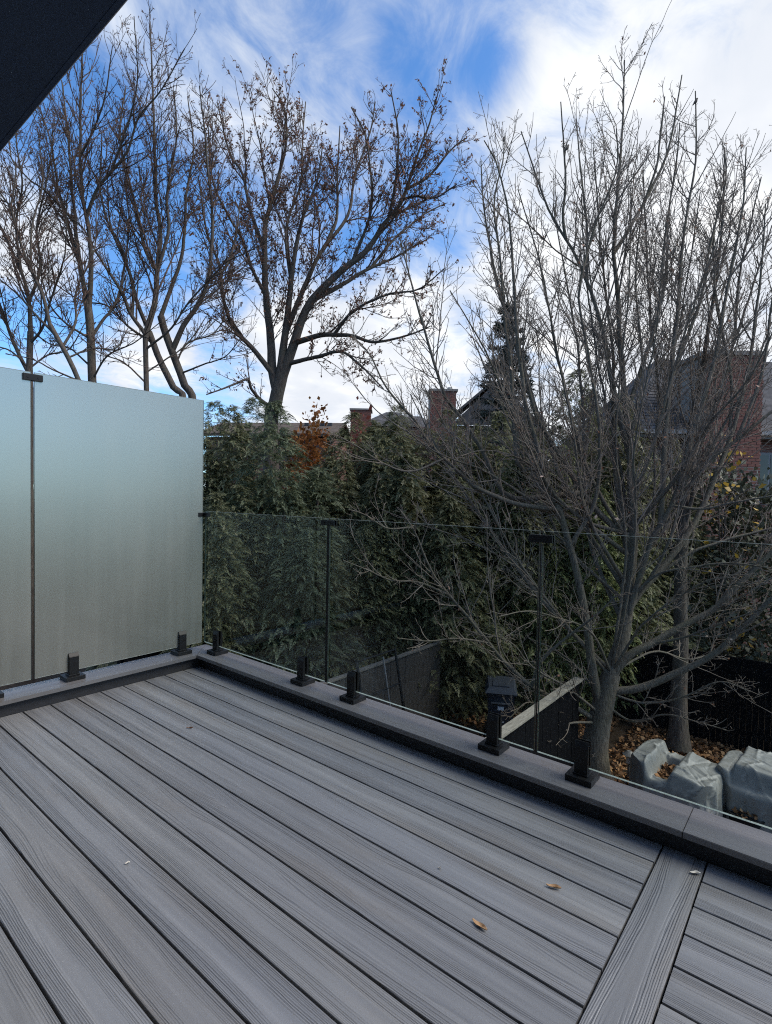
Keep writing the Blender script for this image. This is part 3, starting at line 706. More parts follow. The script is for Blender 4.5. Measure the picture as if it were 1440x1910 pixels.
for k, (pts, de, w0) in enumerate([
        ([(1130, 1290), (1200, 1312), (1270, 1302), (1340, 1272), (1400, 1290)], -1.3, 5), ([(1128, 1310), (1180, 1345), (1240, 1332), (1300, 1346), (1355, 1362)], -1.2, 5),
        ([(1122, 1330), (1060, 1285), (1000, 1250), (955, 1200), (900, 1180)], -1.3, 6), ([(1118, 1345), (1050, 1352), (1000, 1390), (965, 1375)], -1.2, 5),
        ([(1142, 1250), (1200, 1165), (1270, 1112), (1335, 1078), (1400, 1085)], -1.4, 6), ([(1150, 1225), (1100, 1180), (1040, 1152), (985, 1140), (930, 1150)], -1.5, 6),
        ([(1120, 1320), (1090, 1260), (1040, 1215), (985, 1190)], 0.9, 5), ([(1145, 1240), (1220, 1215), (1290, 1230), (1360, 1205)], 1.2, 5)]):
    T1.limb('low%d' % k, 'trunk', pts, de, w0, 1.8)
# slender stems that fan out of the low crotch like a vase
rf_ = np.random.default_rng(5)
for k in range(19):
    tx = 690+ (1480-690)*((k+0.5)/19) + rf_.uniform(-14, 14)
    arch = abs(tx-1130)/400
    ty = 330 + 330*arch**1.6 + rf_.uniform(-90, 150)
    y0 = rf_.uniform(1000, 1300) if k % 3 else rf_.uniform(900, 1080)
    src = 'trunk_b' if y0 < 1190 else 'trunk'
    x0 = 1135+ (1262-y0)*0.13
    pts = [(x0, y0)]
    for t in (.25, .5, .75, 1.0):
        pts.append((x0+(tx-x0)*(t**0.82)+rf_.normal(0, 8), y0+(ty-y0)*t**1.05+rf_.normal(0, 8)))
    T1.limb('fan%d' % k, src, pts, rf_.uniform(-2.0, 2.0), rf_.uniform(6.5, 10.5), 1.8)
T1.build(
    dict(per_m=5.2, t0=0.20, t1=0.99, ang=38, lfac=0.34, lmin=0.30, lmax=1.3, Sg=6, up=0.09, wig=0.10, rfac=0.6, rtip=0.0034, rcap=0.0085),
    dict(per_m=8.0, t0=0.12, t1=1.0, ang=46, lfac=0.5, lmin=0.14, lmax=0.6, Sg=4, up=0.05, wig=0.16, rfac=0.7, rtip=0.0030, rcap=0.0055),
    dict(per_m=7.5, t0=0.15, t1=1.0, ang=48, lfac=0.46, lmin=0.08, lmax=0.2, Sg=2, up=0.04, wig=0.18, rfac=0.75, rtip=0.0028, rcap=0.004),
    leaves=[('3', 0.07, 0.045, M['leaf_brown'], 0.3), ('3', 0.004, 0.06, M['leaf_pale'], 0.4)],
    l0=dict(per_m=0.75, t0=0.28, t1=0.85, ang=30, lfac=0.70, lmin=1.1, lmax=2.9, Sg=29, up=0.012, wig=0.035, rfac=0.55, rtip=0.0036, rcap=0.015))

# ---- straight second trunk by the black fence
T2 = BareTree('bare_tree', 'slim straight dark trunk behind the big grey tree, in front of the black fence', 'tree', 9.7, 5, M['bark_dark'], M['twig_grey'])
T2.limb('trunk', None, [(1266, 1395), (1266, 1300), (1270, 1180), (1272, 1060), (1274, 960), (1282, 860)], 0.2, 34, 17, ground=True)
T2.limb('a', 'trunk', [(1280, 880), (1292, 780), (1312, 660), (1330, 520), (1345, 400), (1352, 280)], 0.4, 13, 2)
T2.limb('b', 'trunk', [(1273, 1000), (1300, 900), (1345, 800), (1400, 700), (1440, 600)], -0.6, 10, 2)
T2.limb('c', 'trunk', [(1273, 960), (1245, 860), (1230, 740), (1215, 600), (1205, 460), (1200, 330)], 0.8, 9, 2)
T2.limb('d', 'trunk', [(1282, 870), (1330, 760), (1370, 640), (1410, 520), (1440, 420)], 1.0, 9, 2)
T2.limb('e', 'd', [(1370, 640), (1380, 520), (1400, 420), (1420, 330)], 1.0, 6, 2)
T2.build(
    dict(per_m=6.0, t0=0.12, t1=0.98, ang=36, lfac=0.34, lmin=0.35, lmax=1.4, Sg=6, up=0.09, wig=0.10, rfac=0.6, rtip=0.0036, rcap=0.009),
    dict(per_m=8.0, t0=0.12, t1=1.0, ang=44, lfac=0.48, lmin=0.14, lmax=0.6, Sg=4, up=0.05, wig=0.14, rfac=0.7, rtip=0.0032, rcap=0.006),
    dict(per_m=8.0, t0=0.15, t1=1.0, ang=45, lfac=0.46, lmin=0.08, lmax=0.2, Sg=2, up=0.05, wig=0.16, rfac=0.75, rtip=0.0030, rcap=0.0045),
    leaves=[('3', 0.06, 0.045, M['leaf_brown'], 0.3)],
    l0=dict(per_m=1.3, t0=0.10, t1=0.85, ang=28, lfac=0.7, lmin=1.2, lmax=3.4, Sg=29, up=0.012, wig=0.035, rfac=0.55, rtip=0.004, rcap=0.015))

# ---- spreading maple with brown seed clusters, behind the hedge
T3 = BareTree('maple_tree', 'broad spreading tree with thick forked trunk and brown leaf tufts in the middle', 'tree', 16.0, 3, M['bark_dark'], M['twig_dark'])
T3.wf = 0.78
T3.limb('trunk', None, [(506, 800), (512, 760), (522, 715), (530, 680)], 0.0, 54, 30, ground=True)
T3.limb('a', 'trunk', [(516, 735), (508, 690), (506, 640), (497, 560), (492, 463), (497, 400), (520, 322), (533, 270), (532, 205), (508, 165)], 0.6, 25, 2.5)
T3.limb('b', 'trunk', [(520, 730), (528, 650), (537, 575), (550, 481), (568, 405), (592, 337), (602, 270)], -0.5, 24, 2.5)
T3.limb('c', 'b', [(530, 620), (557, 560), (582, 499), (611, 445), (628, 400), (630, 329), (634, 235)], 1.2, 15, 2.5)
T3.limb('d', 'trunk', [(524, 725), (546, 650), (577, 570), (633, 510), (680, 474), (716, 420), (748, 376), (774, 300), (802, 228), (812, 185)], -0.8, 27, 2.5)
T3.limb('d2', 'd', [(730, 398), (740, 322), (742, 246), (730, 172)], -1.2, 9, 2.5)
T3.limb('d3', 'd', [(755, 360), (799, 329), (842, 279), (868, 258)], -0.4, 8, 2.5)
T3.limb('d4', 'd', [(745, 380), (775, 366), (813, 369), (852, 344)], -1.6, 7, 2.5)
T3.limb('e', 'd', [(590, 556), (640, 530), (690, 500), (735, 480), (790, 450)], 0.8, 14, 2.5)
T3.limb('f', 'd', [(552, 640), (592, 627), (622, 624), (660, 627), (697, 637), (754, 627), (802, 609)], -2.2, 15, 3)
T3.limb('g', 'trunk', [(545, 686), (592, 665), (637, 656), (675, 684), (715, 725)], -1.8, 12, 3)
T3.limb('h', 'trunk', [(508, 705), (472, 650), (446, 624), (427, 594), (416, 550), (408, 490), (385, 430), (370, 330)], -0.6, 15, 2.5)
T3.limb('i', 'trunk', [(505, 760), (484, 744), (468, 724), (461, 708), (427, 721), (385, 736)], -1.5, 10, 3)
T3.limb('j', 'a', [(494, 480), (470, 400), (452, 326), (430, 290), (405, 190)], 1.5, 11, 2.5)
T3.limb('k', 'a', [(496, 560), (470, 500), (450, 440), (425, 400), (395, 330), (388, 230)], -0.8, 10, 2.5)
T3.limb('l', 'b', [(545, 520), (535, 430), (560, 340), (565, 250), (570, 190)], 1.6, 9, 2.5)
T3.limb('m', 'c', [(600, 465), (650, 400), (665, 320), (690, 250), (700, 190)], 2.0, 9, 2.5)
T3.limb('n', 'd', [(660, 490), (690, 400), (690, 320), (680, 250), (655, 200)], -1.6, 9, 2.5)
T3.limb('o', 'e', [(690, 500), (740, 440), (790, 400), (830, 380)], 1.8, 8, 2.5)
T3.limb('p', 'f', [(622, 624), (660, 580), (720, 550), (780, 540), (830, 500)], -2.6, 9, 2.5)
T3.build(
    dict(per_m=6.0, t0=0.15, t1=0.98, ang=42, lfac=0.38, lmin=0.6, lmax=2.0, Sg=7, up=0.08, wig=0.12, rfac=0.6, rtip=0.0055, rcap=0.013),
    dict(per_m=6.0, t0=0.12, t1=1.0, ang=42, lfac=0.45, lmin=0.28, lmax=1.0, Sg=5, up=0.08, wig=0.16, rfac=0.7, rtip=0.0048, rcap=0.008),
    dict(per_m=7.0, t0=0.15, t1=1.0, ang=45, lfac=0.45, lmin=0.12, lmax=0.36, Sg=2, up=0.08, wig=0.18, rfac=0.75, rtip=0.0044, rcap=0.006),
    leaves=[('3', 1.8, 0.08, M['leaf_brown'], 0.15)],
    l0=dict(per_m=0.75, t0=0.18, t1=0.85, ang=32, lfac=0.55, lmin=1.5, lmax=4.2, Sg=29, up=0.012, wig=0.045, rfac=0.55, rtip=0.0055, rcap=0.03))

# ---- row of tall bare trees behind the frosted glass
LK = dict(
    z=dict(per_m=0.9, t0=0.12, t1=0.85, ang=30, lfac=0.55, lmin=1.5, lmax=4.0, Sg=29, up=0.014, wig=0.035, rfac=0.55, rtip=0.005, rcap=0.026),
    a=dict(per_m=6.0, t0=0.14, t1=0.98, ang=40, lfac=0.36, lmin=0.6, lmax=2.0, Sg=6, up=0.08, wig=0.10, rfac=0.6, rtip=0.0048, rcap=0.012),
    b=dict(per_m=6.2, t0=0.12, t1=1.0, ang=42, lfac=0.45, lmin=0.22, lmax=1.0, Sg=4, up=0.05, wig=0.14, rfac=0.7, rtip=0.0044, rcap=0.0075),
    c=dict(per_m=9.0, t0=0.15, t1=1.0, ang=45, lfac=0.45, lmin=0.1, lmax=0.32, Sg=2, up=0.05, wig=0.16, rfac=0.75, rtip=0.0040, rcap=0.0055))
def lbuild(t): t.build(LK['a'], LK['b'], LK['c'], leaves=[('3', 0.35, 0.055, M['leaf_brown'], 0.1)], l0=LK['z'])
L1 = BareTree('bare_tree', 'tall straight dark bare tree rising behind the middle of the frosted panel', 'tree', 13.0, 21, M['bark_dark'], M['twig_dark'])
L1.wf = 0.76
L1.limb('trunk', None, [(176, 780), (173, 712), (169, 619), (163, 561)], 0.0, 23, 18, ground=True)
L1.limb('a', 'trunk', [(165, 575), (146, 473), (140, 415), (135, 357), (128, 260), (115, 150)], 0.5, 13, 2.5)
L1.limb('b', 'trunk', [(168, 580), (170, 488), (163, 421), (154, 357), (150, 269), (152, 160), (156, 40)], -0.4, 13, 2.5)
L1.limb('c', 'b', [(160, 395), (181, 354), (210, 319), (240, 278), (262, 215), (300, 170), (345, 90)], -1.0, 9, 2)
L1.limb('d', 'a', [(150, 490), (125, 412), (111, 357), (102, 307), (80, 220), (60, 180)], 1.0, 9, 2)
L1.limb('e', 'trunk', [(170, 640), (190, 600), (220, 560), (235, 480), (240, 400), (232, 330)], 1.2, 8, 2)
L1.limb('f', 'c', [(210, 319), (235, 240), (255, 150), (250, 30)], -1.4, 6, 2)
L1.limb('g', 'a', [(140, 415), (90, 360), (50, 330), (10, 280)], -0.8, 7, 2)
L1.limb('h', 'b', [(152, 290), (175, 240), (195, 180), (210, 85)], -0.9, 6, 2)
L1.limb('lowa', 'trunk', [(172, 705), (200, 665), (250, 640), (300, 600)], -0.8, 5, 2)
L1.limb('lowb', 'trunk', [(171, 690), (130, 650), (90, 640), (40, 600)], 0.9, 5, 2)
L1.limb('lowc', 'trunk', [(169, 640), (120, 600), (90, 560), (70, 480)], -0.7, 6, 2)
lbuild(L1)
L2 = BareTree('bare_tree', 'bare tree with a straight low stem forking wide, behind the frosted panel', 'tree', 13.6, 22, M['bark_dark'], M['twig_dark'])
L2.wf = 0.76
L2.limb('trunk', None, [(274, 790), (273, 718), (271, 630)], 0.0, 13, 12, ground=True)
L2.limb('a', 'trunk', [(271, 640), (268, 619), (242, 584), (227, 546), (210, 517), (181, 473), (150, 420), (110, 400)], -0.6, 11, 2.5)
L2.limb('b', 'trunk', [(271, 640), (277, 605), (290, 561), (295, 497), (300, 430), (292, 371), (289, 293), (285, 180), (280, 40)], 0.5, 15, 2.5)
L2.limb('c', 'b', [(296, 497), (315, 430), (315, 363), (330, 260), (325, 170)], -0.3, 9, 2.5)
L2.limb('d', 'b', [(293, 510), (271, 465), (262, 415), (251, 371), (236, 325), (225, 240), (235, 160)], 1.1, 9, 2.5)
L2.limb('e', 'a', [(248, 590), (248, 532), (225, 456), (205, 415), (200, 320)], 0.2, 8, 2)
L2.limb('f', 'trunk', [(272, 650), (320, 610), (345, 570), (380, 530), (420, 490), (460, 470), (520, 440)], -1.0, 6, 2)
L2.limb('lowa', 'trunk', [(272, 705), (230, 675), (190, 660), (150, 630)], -0.9, 4.5, 2)
L2.limb('lowb', 'trunk', [(272, 690), (310, 670), (350, 640), (385, 590)], 0.8, 4.5, 2)
lbuild(L2)
L3 = BareTree('bare_tree', 'twin-trunked leaning bare tree at the end of the frosted panel', 'tree', 14.2, 23, M['bark_dark'], M['twig_dark'])
L3.wf = 0.76
L3.limb('trunk', None, [(362, 800), (344, 718), (324, 663), (306, 613), (300, 590)], 0.0, 24, 17, ground=True)
L3.limb('trunk_b', None, [(345, 790), (322, 722), (297, 669), (278, 619)], -0.3, 22, 15, ground=True, d0=-0.3)
L3.limb('a', 'trunk', [(324, 655), (344, 605), (370, 570), (388, 526), (397, 450), (395, 380), (385, 280), (372, 160)], -0.5, 14, 2.5)
L3.limb('b', 'trunk', [(302, 600), (318, 540), (340, 470), (345, 380), (360, 280), (350, 180)], 0.8, 11, 2.5)
L3.limb('c', 'trunk_b', [(280, 625), (255, 560), (240, 500), (215, 440), (190, 360), (190, 250)], -0.9, 11, 2.5)
L3.limb('d', 'a', [(388, 526), (420, 500), (440, 440), (450, 360)], 0.4, 7, 2)
L3.limb('e', 'trunk_b', [(290, 650), (240, 610), (200, 570), (150, 560), (90, 520)], -1.2, 7, 2)
L3.limb('lowa', 'trunk', [(340, 708), (380, 680), (420, 665), (450, 630)], -0.9, 5, 2)
L3.limb('lowb', 'trunk', [(326, 668), (350, 640), (400, 620), (430, 570)], 0.8, 5, 2)
lbuild(L3)
L4 = BareTree('bare_tree', 'bare tree rising behind the clip that joins the frosted panels', 'tree', 12.6, 24, M['bark_dark'], M['twig_dark'])
L4.wf = 0.76
L4.limb('trunk', None, [(56, 780), (55, 689), (57, 619)], 0.0, 17, 14, ground=True)
L4.limb('a', 'trunk', [(57, 625), (55, 561), (44, 517), (32, 488), (0, 418), (-40, 330)], 0.4, 11, 3)
L4.limb('b', 'trunk', [(55, 700), (26, 642), (9, 590), (-10, 540), (-40, 430)], -0.5, 10, 3)
L4.limb('c', 'a', [(55, 561), (75, 500), (70, 420), (90, 320), (100, 230)], 0.9, 8, 2)
L4.limb('d', 'a', [(40, 505), (30, 420), (40, 340), (30, 250), (50, 200)], -0.2, 7, 2)
L4.limb('e', 'trunk', [(57, 650), (80, 610), (95, 560), (120, 480), (125, 380)], -0.9, 7, 2)
L4.limb('lowa', 'trunk', [(56, 692), (90, 662), (130, 650), (160, 600)], 0.7, 5, 2)
L4.limb('lowb', 'trunk', [(56, 680), (20, 655), (-15, 640), (-40, 600)], -0.7, 5, 2)
lbuild(L4)
L5 = BareTree('bare_tree', 'bare tree leaning left with a long slanting stem, behind the frosted panels', 'tree', 11.8, 25, M['bark_dark'], M['twig_dark'])
L5.wf = 0.76
L5.limb('trunk', None, [(176, 790), (146, 706), (117, 648), (93, 605)], 0.0, 13, 11, ground=True)
L5.limb('a', 'trunk', [(93, 605), (79, 549), (58, 502), (41, 453), (20, 389), (0, 360), (-50, 280)], -0.4, 9, 3)
L5.limb('b', 'trunk', [(105, 625), (70, 590), (30, 545), (0, 520), (-40, 480)], 0.8, 7, 2)
L5.limb('c', 'a', [(60, 505), (60, 420), (80, 340), (70, 240)], 0.3, 6, 2)
L5.limb('d', 'a', [(22, 392), (30, 320), (20, 290), (15, 240)], -0.2, 5, 2)
L5.limb('e', 'trunk', [(122, 655), (140, 600), (142, 540), (175, 470), (180, 380)], 0.9, 7, 2)
L5.limb('lowa', 'trunk', [(148, 710), (100, 690), (60, 670), (10, 660)], -0.6, 5, 2)
L5.limb('lowb', 'trunk', [(130, 675), (170, 650), (215, 650), (240, 610)], 0.8, 5, 2)
lbuild(L5)

# ---------------------------------------------------------------- evergreens
def crown_mesh(name, seed, H, R, nfr, mat, fl=0.23, base=0.02):
    """arborvitae crown: several leaders, each clothed in flat feathery sprays"""
    rng = np.random.default_rng(seed)
    nl = 9
    la = np.concatenate([[0], np.linspace(0, 2*np.pi, nl, endpoint=False)[:nl-1]+rng.uniform(0, .6, nl-1)])
    lr = np.concatenate([[0.05], rng.uniform(0.42, 0.68, nl-1)])*R
    lh = np.concatenate([[1.0], rng.uniform(0.66, 0.97, nl-1)])
    lw = np.concatenate([[0.55], rng.uniform(0.42, 0.62, nl-1)])*R
    li = rng.integers(0, nl, nfr)
    h = rng.uniform(base, 1.0, nfr)**0.85
    th = rng.normal(la[li], np.where(li == 0, 9.0, 1.05))
    prof = np.where(h < 0.35, 0.85+0.43*h, np.clip(1-(h-0.35)/0.65, 0, 1)**0.7)
    ph = rng.uniform(0, 6.28, 10)
    lump = 1 + 0.16*np.sin(4*th+ph[0]+7*h+li) + 0.14*np.sin(23*h+2*th+ph[2]+2*li) + 0.10*np.sin(41*h-3*th+ph[3]+li)
    dfac = (1-0.5*rng.uniform(0, 1, nfr)**2.0)*(1+0.08*rng.normal(size=nfr))
    rad = np.maximum(lw[li]*prof*lump*dfac, 0.03)
    lean = 0.75+0.25*h
    pos = np.stack([lr[li]*np.cos(la[li])*lean + rad*np.cos(th), lr[li]*np.sin(la[li])*lean + rad*np.sin(th), h*H*lh[li]], 1)
    out = np.stack([np.cos(th), np.sin(th), np.full(nfr, 0.45)], 1) + rng.normal(0, 0.42, (nfr, 3)); out /= np.linalg.norm(out, axis=1, keepdims=True)
    side = np.cross(out, (0, 0, 1)) + rng.normal(0, 0.6, (nfr, 3)); side -= (side*out).sum(1, keepdims=True)*out; side /= np.linalg.norm(side, axis=1, keepdims=True)
    nrm = np.cross(out, side)
    sz = fl*rng.uniform(0.55, 1.3, nfr)*np.where(h > .9, .7, 1)
    tri = []
    k = 13
    for j in range(k):
        q = j//2; sg = 1 if j % 2 else -1
        if j == k-1: b0, ang, ln = 0.80, 0.0, 0.28
        else: b0, ang, ln = 0.05+0.135*q, sg*(0.95-0.07*q), 0.42*(1-0.12*q)
        tx = b0+ln*math.cos(ang); ty = ln*math.sin(ang)
        wx, wy = -math.sin(ang)*0.05, math.cos(ang)*0.05
        mx, my = b0+ln*0.55*math.cos(ang), ln*0.55*math.sin(ang)
        tri.append([(b0, 0), (mx+wx, my+wy), (tx, ty), (mx-wx, my-wy)])
    tri = np.array(tri)[None]*sz[:, None, None, None]
    jit = rng.normal(0, 0.04, (nfr, k, 4))*sz[:, None, None]
    dr = -(tri[..., 0]**2)/(sz[:, None, None])*0.5 + jit*0.6
    V = pos[:, None, None, :] + tri[..., 0:1]*out[:, None, None, :] + tri[..., 1:2]*side[:, None, None, :] + jit[..., None]*nrm[:, None, None, :]
    V[..., 2] += dr
    V = V.reshape(-1, 3)
    return mesh_np(name, V, np.arange(len(V)).reshape(-1, 4), mat)
def trunk_mesh(name, H, r, mat, lean=0.0, n=9):
    z = np.linspace(-0.1, H, 12)
    P = np.stack([lean*np.sin(z*1.3), 0.6*lean*np.cos(z*1.1), z], 1)
    V, F = tubes(P[None], (r*(1-0.8*z/H))[None].clip(0.01), n)
    return mesh_np(name, V, F, mat, True)
CM = {}
for k, (s, mt) in enumerate([(1, 'cedar'), (3, 'cedar_blue'), (4, 'cedar_bright')]):
    CM[(0, 2, 3)[k]] = crown_mesh('crown', s, 6.0, 1.85, 12500, M[mt])
CM[1] = CM[0]
TM = trunk_mesh('trunk', 5.2, 0.16, M['bark_dark'], 0.03)
def cedar(px, top, depth, kind, sr, label, cat='cedar', turn=0.0):
    p = at(px, top, depth); H = p[2]-GROUND
    r = empty('cedar_tree', (p[0], p[1], GROUND)); r.scale = (sr, sr, H/6.0); r.rotation_euler.z = turn
    tag(r, label, cat, 'cedars in the hedge')
    link(bpy.data.objects.new('trunk', TM), r); link(bpy.data.objects.new('crown', CM[kind]), r)
cedar(392, 750, 12.4, 1, 1.1, 'dark cedar half hidden behind the frosted panel edge', turn=1.0)
cedar(475, 742, 12.2, 2, 1.2, 'bluish cedar below the thick forked trunk', turn=2.2)
cedar(592, 872, 11.4, 2, 0.95, 'lower cedar in front of the orange shrub', turn=0.4)
cedar(665, 770, 13.2, 0, 1.15, 'cedar below the small brick chimney with dark red creeper', turn=3.1)
cedar(750, 758, 13.4, 1, 1.2, 'cedar in the hedge right of the red creeper, below grey gable roofs', turn=4.0)
cedar(838, 765, 13.0, 0, 1.2, 'cedar below the tall brick chimney', turn=5.2)
cedar(925, 768, 12.6, 1, 1.15, 'cedar in front of the pointed spruce', turn=0.9)
cedar(1015, 815, 12.6, 3, 0.85, 'yellow-green cedar behind the right-hand clear clip', turn=1.9)
cedar(1085, 690, 13.0, 0, 1.25, 'tallest cedar with a rounded top, behind the grey tree stems', turn=2.9)
cedar(1168, 765, 13.6, 1, 1.1, 'cedar left of the brick house, behind the stems', turn=3.7)
cedar(705, 800, 12.6, 1, 1.1, 'cedar in the hedge in front of the low grey double-hipped roof', turn=0.7)
cedar(795, 800, 12.3, 1, 1.1, 'cedar below the left side of the tall brick chimney', turn=2.0)
cedar(985, 772, 13.4, 0, 1.2, 'cedar right of the pointed spruce', turn=4.6)
cedar(1012, 935, 11.9, 3, 0.6, 'narrow bright green cedar just behind the second clear-railing clip', turn=3.3)
cedar(862, 955, 12.2, 0, 0.7, 'small cedar left of the bin, low in the hedge', turn=1.1)
cedar(935, 835, 12.7, 3, 0.85, 'fresh green cedar left of the second clear-railing clip', turn=5.0)
cedar(1110, 850, 12.0, 3, 0.75, 'fresh green cedar behind the trunk of the big grey tree', turn=0.5)
cedar(628, 808, 13.0, 1, 1.0, 'cedar just right of the orange autumn tree', turn=2.7)
cedar(1045, 795, 12.9, 0, 1.05, 'cedar between the second clear-railing clip and the tallest cedar', turn=3.9)
cedar(440, 905, 10.6, 1, 0.95, 'nearest low cedar behind the corner clear panel', turn=0.2)
cedar(530, 880, 10.9, 2, 0.9, 'cedar between the corner clip and the first clip of the clear railing', turn=5.9)
cedar(640, 900, 11.6, 0, 0.95, 'cedar just right of the first clear-railing clip', turn=1.4)
cedar(905, 880, 13.0, 0, 0.95, 'cedar left of the yellow-green cedar, above the bin', turn=2.5)
cedar(715, 960, 12.0, 2, 0.85, 'low dark cedar behind the rack on the fence', turn=4.4)
cedar(835, 985, 12.4, 1, 0.85, 'low dark cedar behind the wheeled bin', turn=5.5)

def bush(name, px, base_d, top, sr, seed, mat, label, cat, n=2600, fl=0.16, R=1.2):
    p = at(px, top, base_d); H = max(p[2]-GROUND, 0.8)
    r = empty(name, (p[0], p[1], GROUND)); tag(r, label, cat)
    rng = np.random.default_rng(seed)
    d = rng.normal(size=(n, 3)); d /= np.linalg.norm(d, axis=1, keepdims=True)
    rr = (0.55+0.45*rng.uniform(0, 1, n)**0.5)*(1+0.14*np.sin(5*d[:, 0]+seed)+0.12*np.sin(7*d[:, 1]*2+seed*2))
    P = d*rr[:, None]*np.array([R*sr, R*sr, H/2]); P[:, 2] += H/2
    o = rng.normal(size=(n, 3))*0.7+d; o /= np.linalg.norm(o, axis=1, keepdims=True)
    s = np.cross(o, rng.normal(size=(n, 3))); s /= np.linalg.norm(s, axis=1, keepdims=True); nn = np.cross(o, s)
    z = fl*rng.uniform(.5, 1.3, n)[:, None]
    V = np.stack([P, P+o*z*.5+s*z*.36+nn*z*.1, P+o*z, P+o*z*.5-s*z*.36+nn*z*.1], 1).reshape(-1, 3)
    obj_np('crown', V, np.arange(4*n).reshape(n, 4), mat, r)
    # stems
    ths = rng.uniform(0, 6.28, 7)
    PP = np.stack([np.stack([np.linspace(0, .6*R*sr*math.cos(t), 6), np.linspace(0, .6*R*sr*math.sin(t), 6), np.linspace(-.05, H*.75, 6)], 1) for t in ths])
    for q in PP:
        V, F = tubes(q[None], np.linspace(.035, .01, 6)[None], 6); obj_np('stem', V, F, M['bark_dark'], r, True)
    return r
bush('orange_shrub', 577, 14.5, 778, 0.62, 31, M['leaf_orange'], 'small orange autumn tree peeping over the hedge', 'tree', 5200, 0.13)
bush('creeper', 672, 15.0, 776, 0.42, 32, M['leaf_red'], 'dark red creeper around the small brick chimney top', 'creeper', 900, 0.15)
bush('dark_shrub', 1235, 12.8, 905, 0.95, 33, M['broad'], 'dull green shrub between the brick house and the slim dark trunk', 'shrub', 4200, 0.15)
bush('dark_shrub', 1350, 13.2, 850, 1.0, 34, M['broad'], 'dull green shrub in front of the brick house', 'shrub', 4200, 0.15)
bush('dark_shrub', 1445, 12.4, 895, 1.1, 35, M['broad'], 'dark shrub at the right edge above the black fence', 'shrub', 4200, 0.15)
bush('yellow_shrub', 1372, 12.0, 800, 0.42, 36, M['leaf_yellow'], 'thin shrub with a few yellow leaves before the brick house', 'shrub', 150, 0.15)
bush('ivy_mound', 455, 10.8, 1170, 0.8, 37, M['broad'], 'low leafy mound over the far fence, behind the corner clear panel', 'shrub', 3400, 0.13)

def spruce(px, top, d, label):
    p = at(px, top, d); H = p[2]-GROUND
    r = empty('spruce_tree', (p[0], p[1], GROUND)); tag(r, label, 'spruce')
    link(bpy.data.objects.new('trunk', trunk_mesh('trunk', H, 0.2, M['bark_dark'])), r)
    rng = np.random.default_rng(9)
    Ps = []
    nb = 260
    hh = rng.uniform(0.15, 0.985, nb)
    for h in hh:
        L = 2.3*(1-h)**0.85+0.16; a = rng.uniform(0, 6.28); t = np.linspace(0, 1, 7)
        Ps.append(np.stack([t*L*math.cos(a), t*L*math.sin(a), h*H - 0.28*L*t + 0.30*L*t**2.2], 1))
    Ps = np.array(Ps)
    n = 26000
    i = rng.integers(0, nb, n); t = rng.uniform(0.05, 1, n)*6; j = np.minimum(t.astype(int), 5); w = (t-j)[:, None]
    pos = Ps[i, j]*(1-w)+Ps[i, j+1]*w
    dd = Ps[i, 6]-Ps[i, 0]; dd /= np.linalg.norm(dd, axis=1, keepdims=True)
    o = dd*0.8+rng.normal(0, 0.6, (n, 3)); o[:, 2] -= .15; o /= np.linalg.norm(o, axis=1, keepdims=True)
    s = np.cross(o, rng.normal(size=(n, 3))); s /= np.linalg.norm(s, axis=1, keepdims=True)
    z = rng.uniform(.09, .24, n)[:, None]
    V = np.stack([pos, pos+o*z*.5+s*.018, pos+o*z, pos+o*z*.5-s*.018], 1).reshape(-1, 3)
    obj_np('crown', V, np.arange(4*n).reshape(n, 4), M['spruce'], r)
    V, F = tubes(Ps, np.tile(np.linspace(.03, .006, 7), (nb, 1)), 4)
    o = obj_np('branches', V, F, M['bark_dark'], r, True); o['kind'] = 'stuff'
spruce(948, 560, 19.0, 'pointed dark spruce above the hedge, left of the grey stems')

# ---------------------------------------------------------------- houses beyond the hedge
VIEW = unit([ROT[2][0], ROT[2][1], 0]); SIDE = unit([ROT[0][0], ROT[0][1], 0])
def frame_at(px, d):        # ground point of a far building, facing back to the garden
    p = at(px, 900, d); return np.array([p[0], p[1], GROUND])
def place(root, base, rot): root.location = tuple(base); root.rotation_euler.z = rot
ROTV = math.atan2(SIDE[1], SIDE[0])
def zpx(y, d): return at(720, y, d)[2]-GROUND
def brick_stack(parent, x0, x1, y0, y1, z0, z1, nb_limit=300, bl=0.215, bh=0.065, j=0.011, name='chimney', mat_core='mortar'):
    core = box(name, (x0+.012, y0+.012, z0), (x1-.012, y1-.012, z1), M[mat_core], parent)
    bmf = box_bm((-bl/2, -.03, -bh/2), (bl/2, .03, bh/2), 0.003, seg=1); me = bm_mesh('brick', bmf, M['brick'])
    bmh = box_bm((-bl/4+.002, -.03, -bh/2), (bl/4-.002, .03, bh/2), 0.003, seg=1); mh = bm_mesh('brick', bmh, M['brick'])
    bms = box_bm((-.03, -bl/2, -bh/2), (.03, bl/2, bh/2), 0.003, seg=1); ms = bm_mesh('brick', bms, M['brick'])
    cnt = 0; row = 0; z = z1-bh/2-j/2
    while z > z0+bh/2 and cnt < nb_limit:
        x = x0 + (0 if row % 2 == 0 else -(bl+j)/2)
        while x < x1-0.02:
            a, b = max(x, x0), min(x+bl, x1)
            if b-a > 0.06 and cnt < nb_limit:
                full = (b-a) > bl*0.9
                o = bpy.data.objects.new('brick', me if full else mh); link(o, core)
                o.location = ((a+b)/2, y0+.022+random.uniform(-.003, .003), z)
                if not full: o.scale.x = (b-a)/(bl/2-.004)
                cnt += 1
            x += bl+j
        z -= bh+j; row += 1
    if z > z0+0.3: box('lower_stack', (x0, y0-.006, z0), (x1, y1, z+bh/2), M['brick_far'], core)
    return core
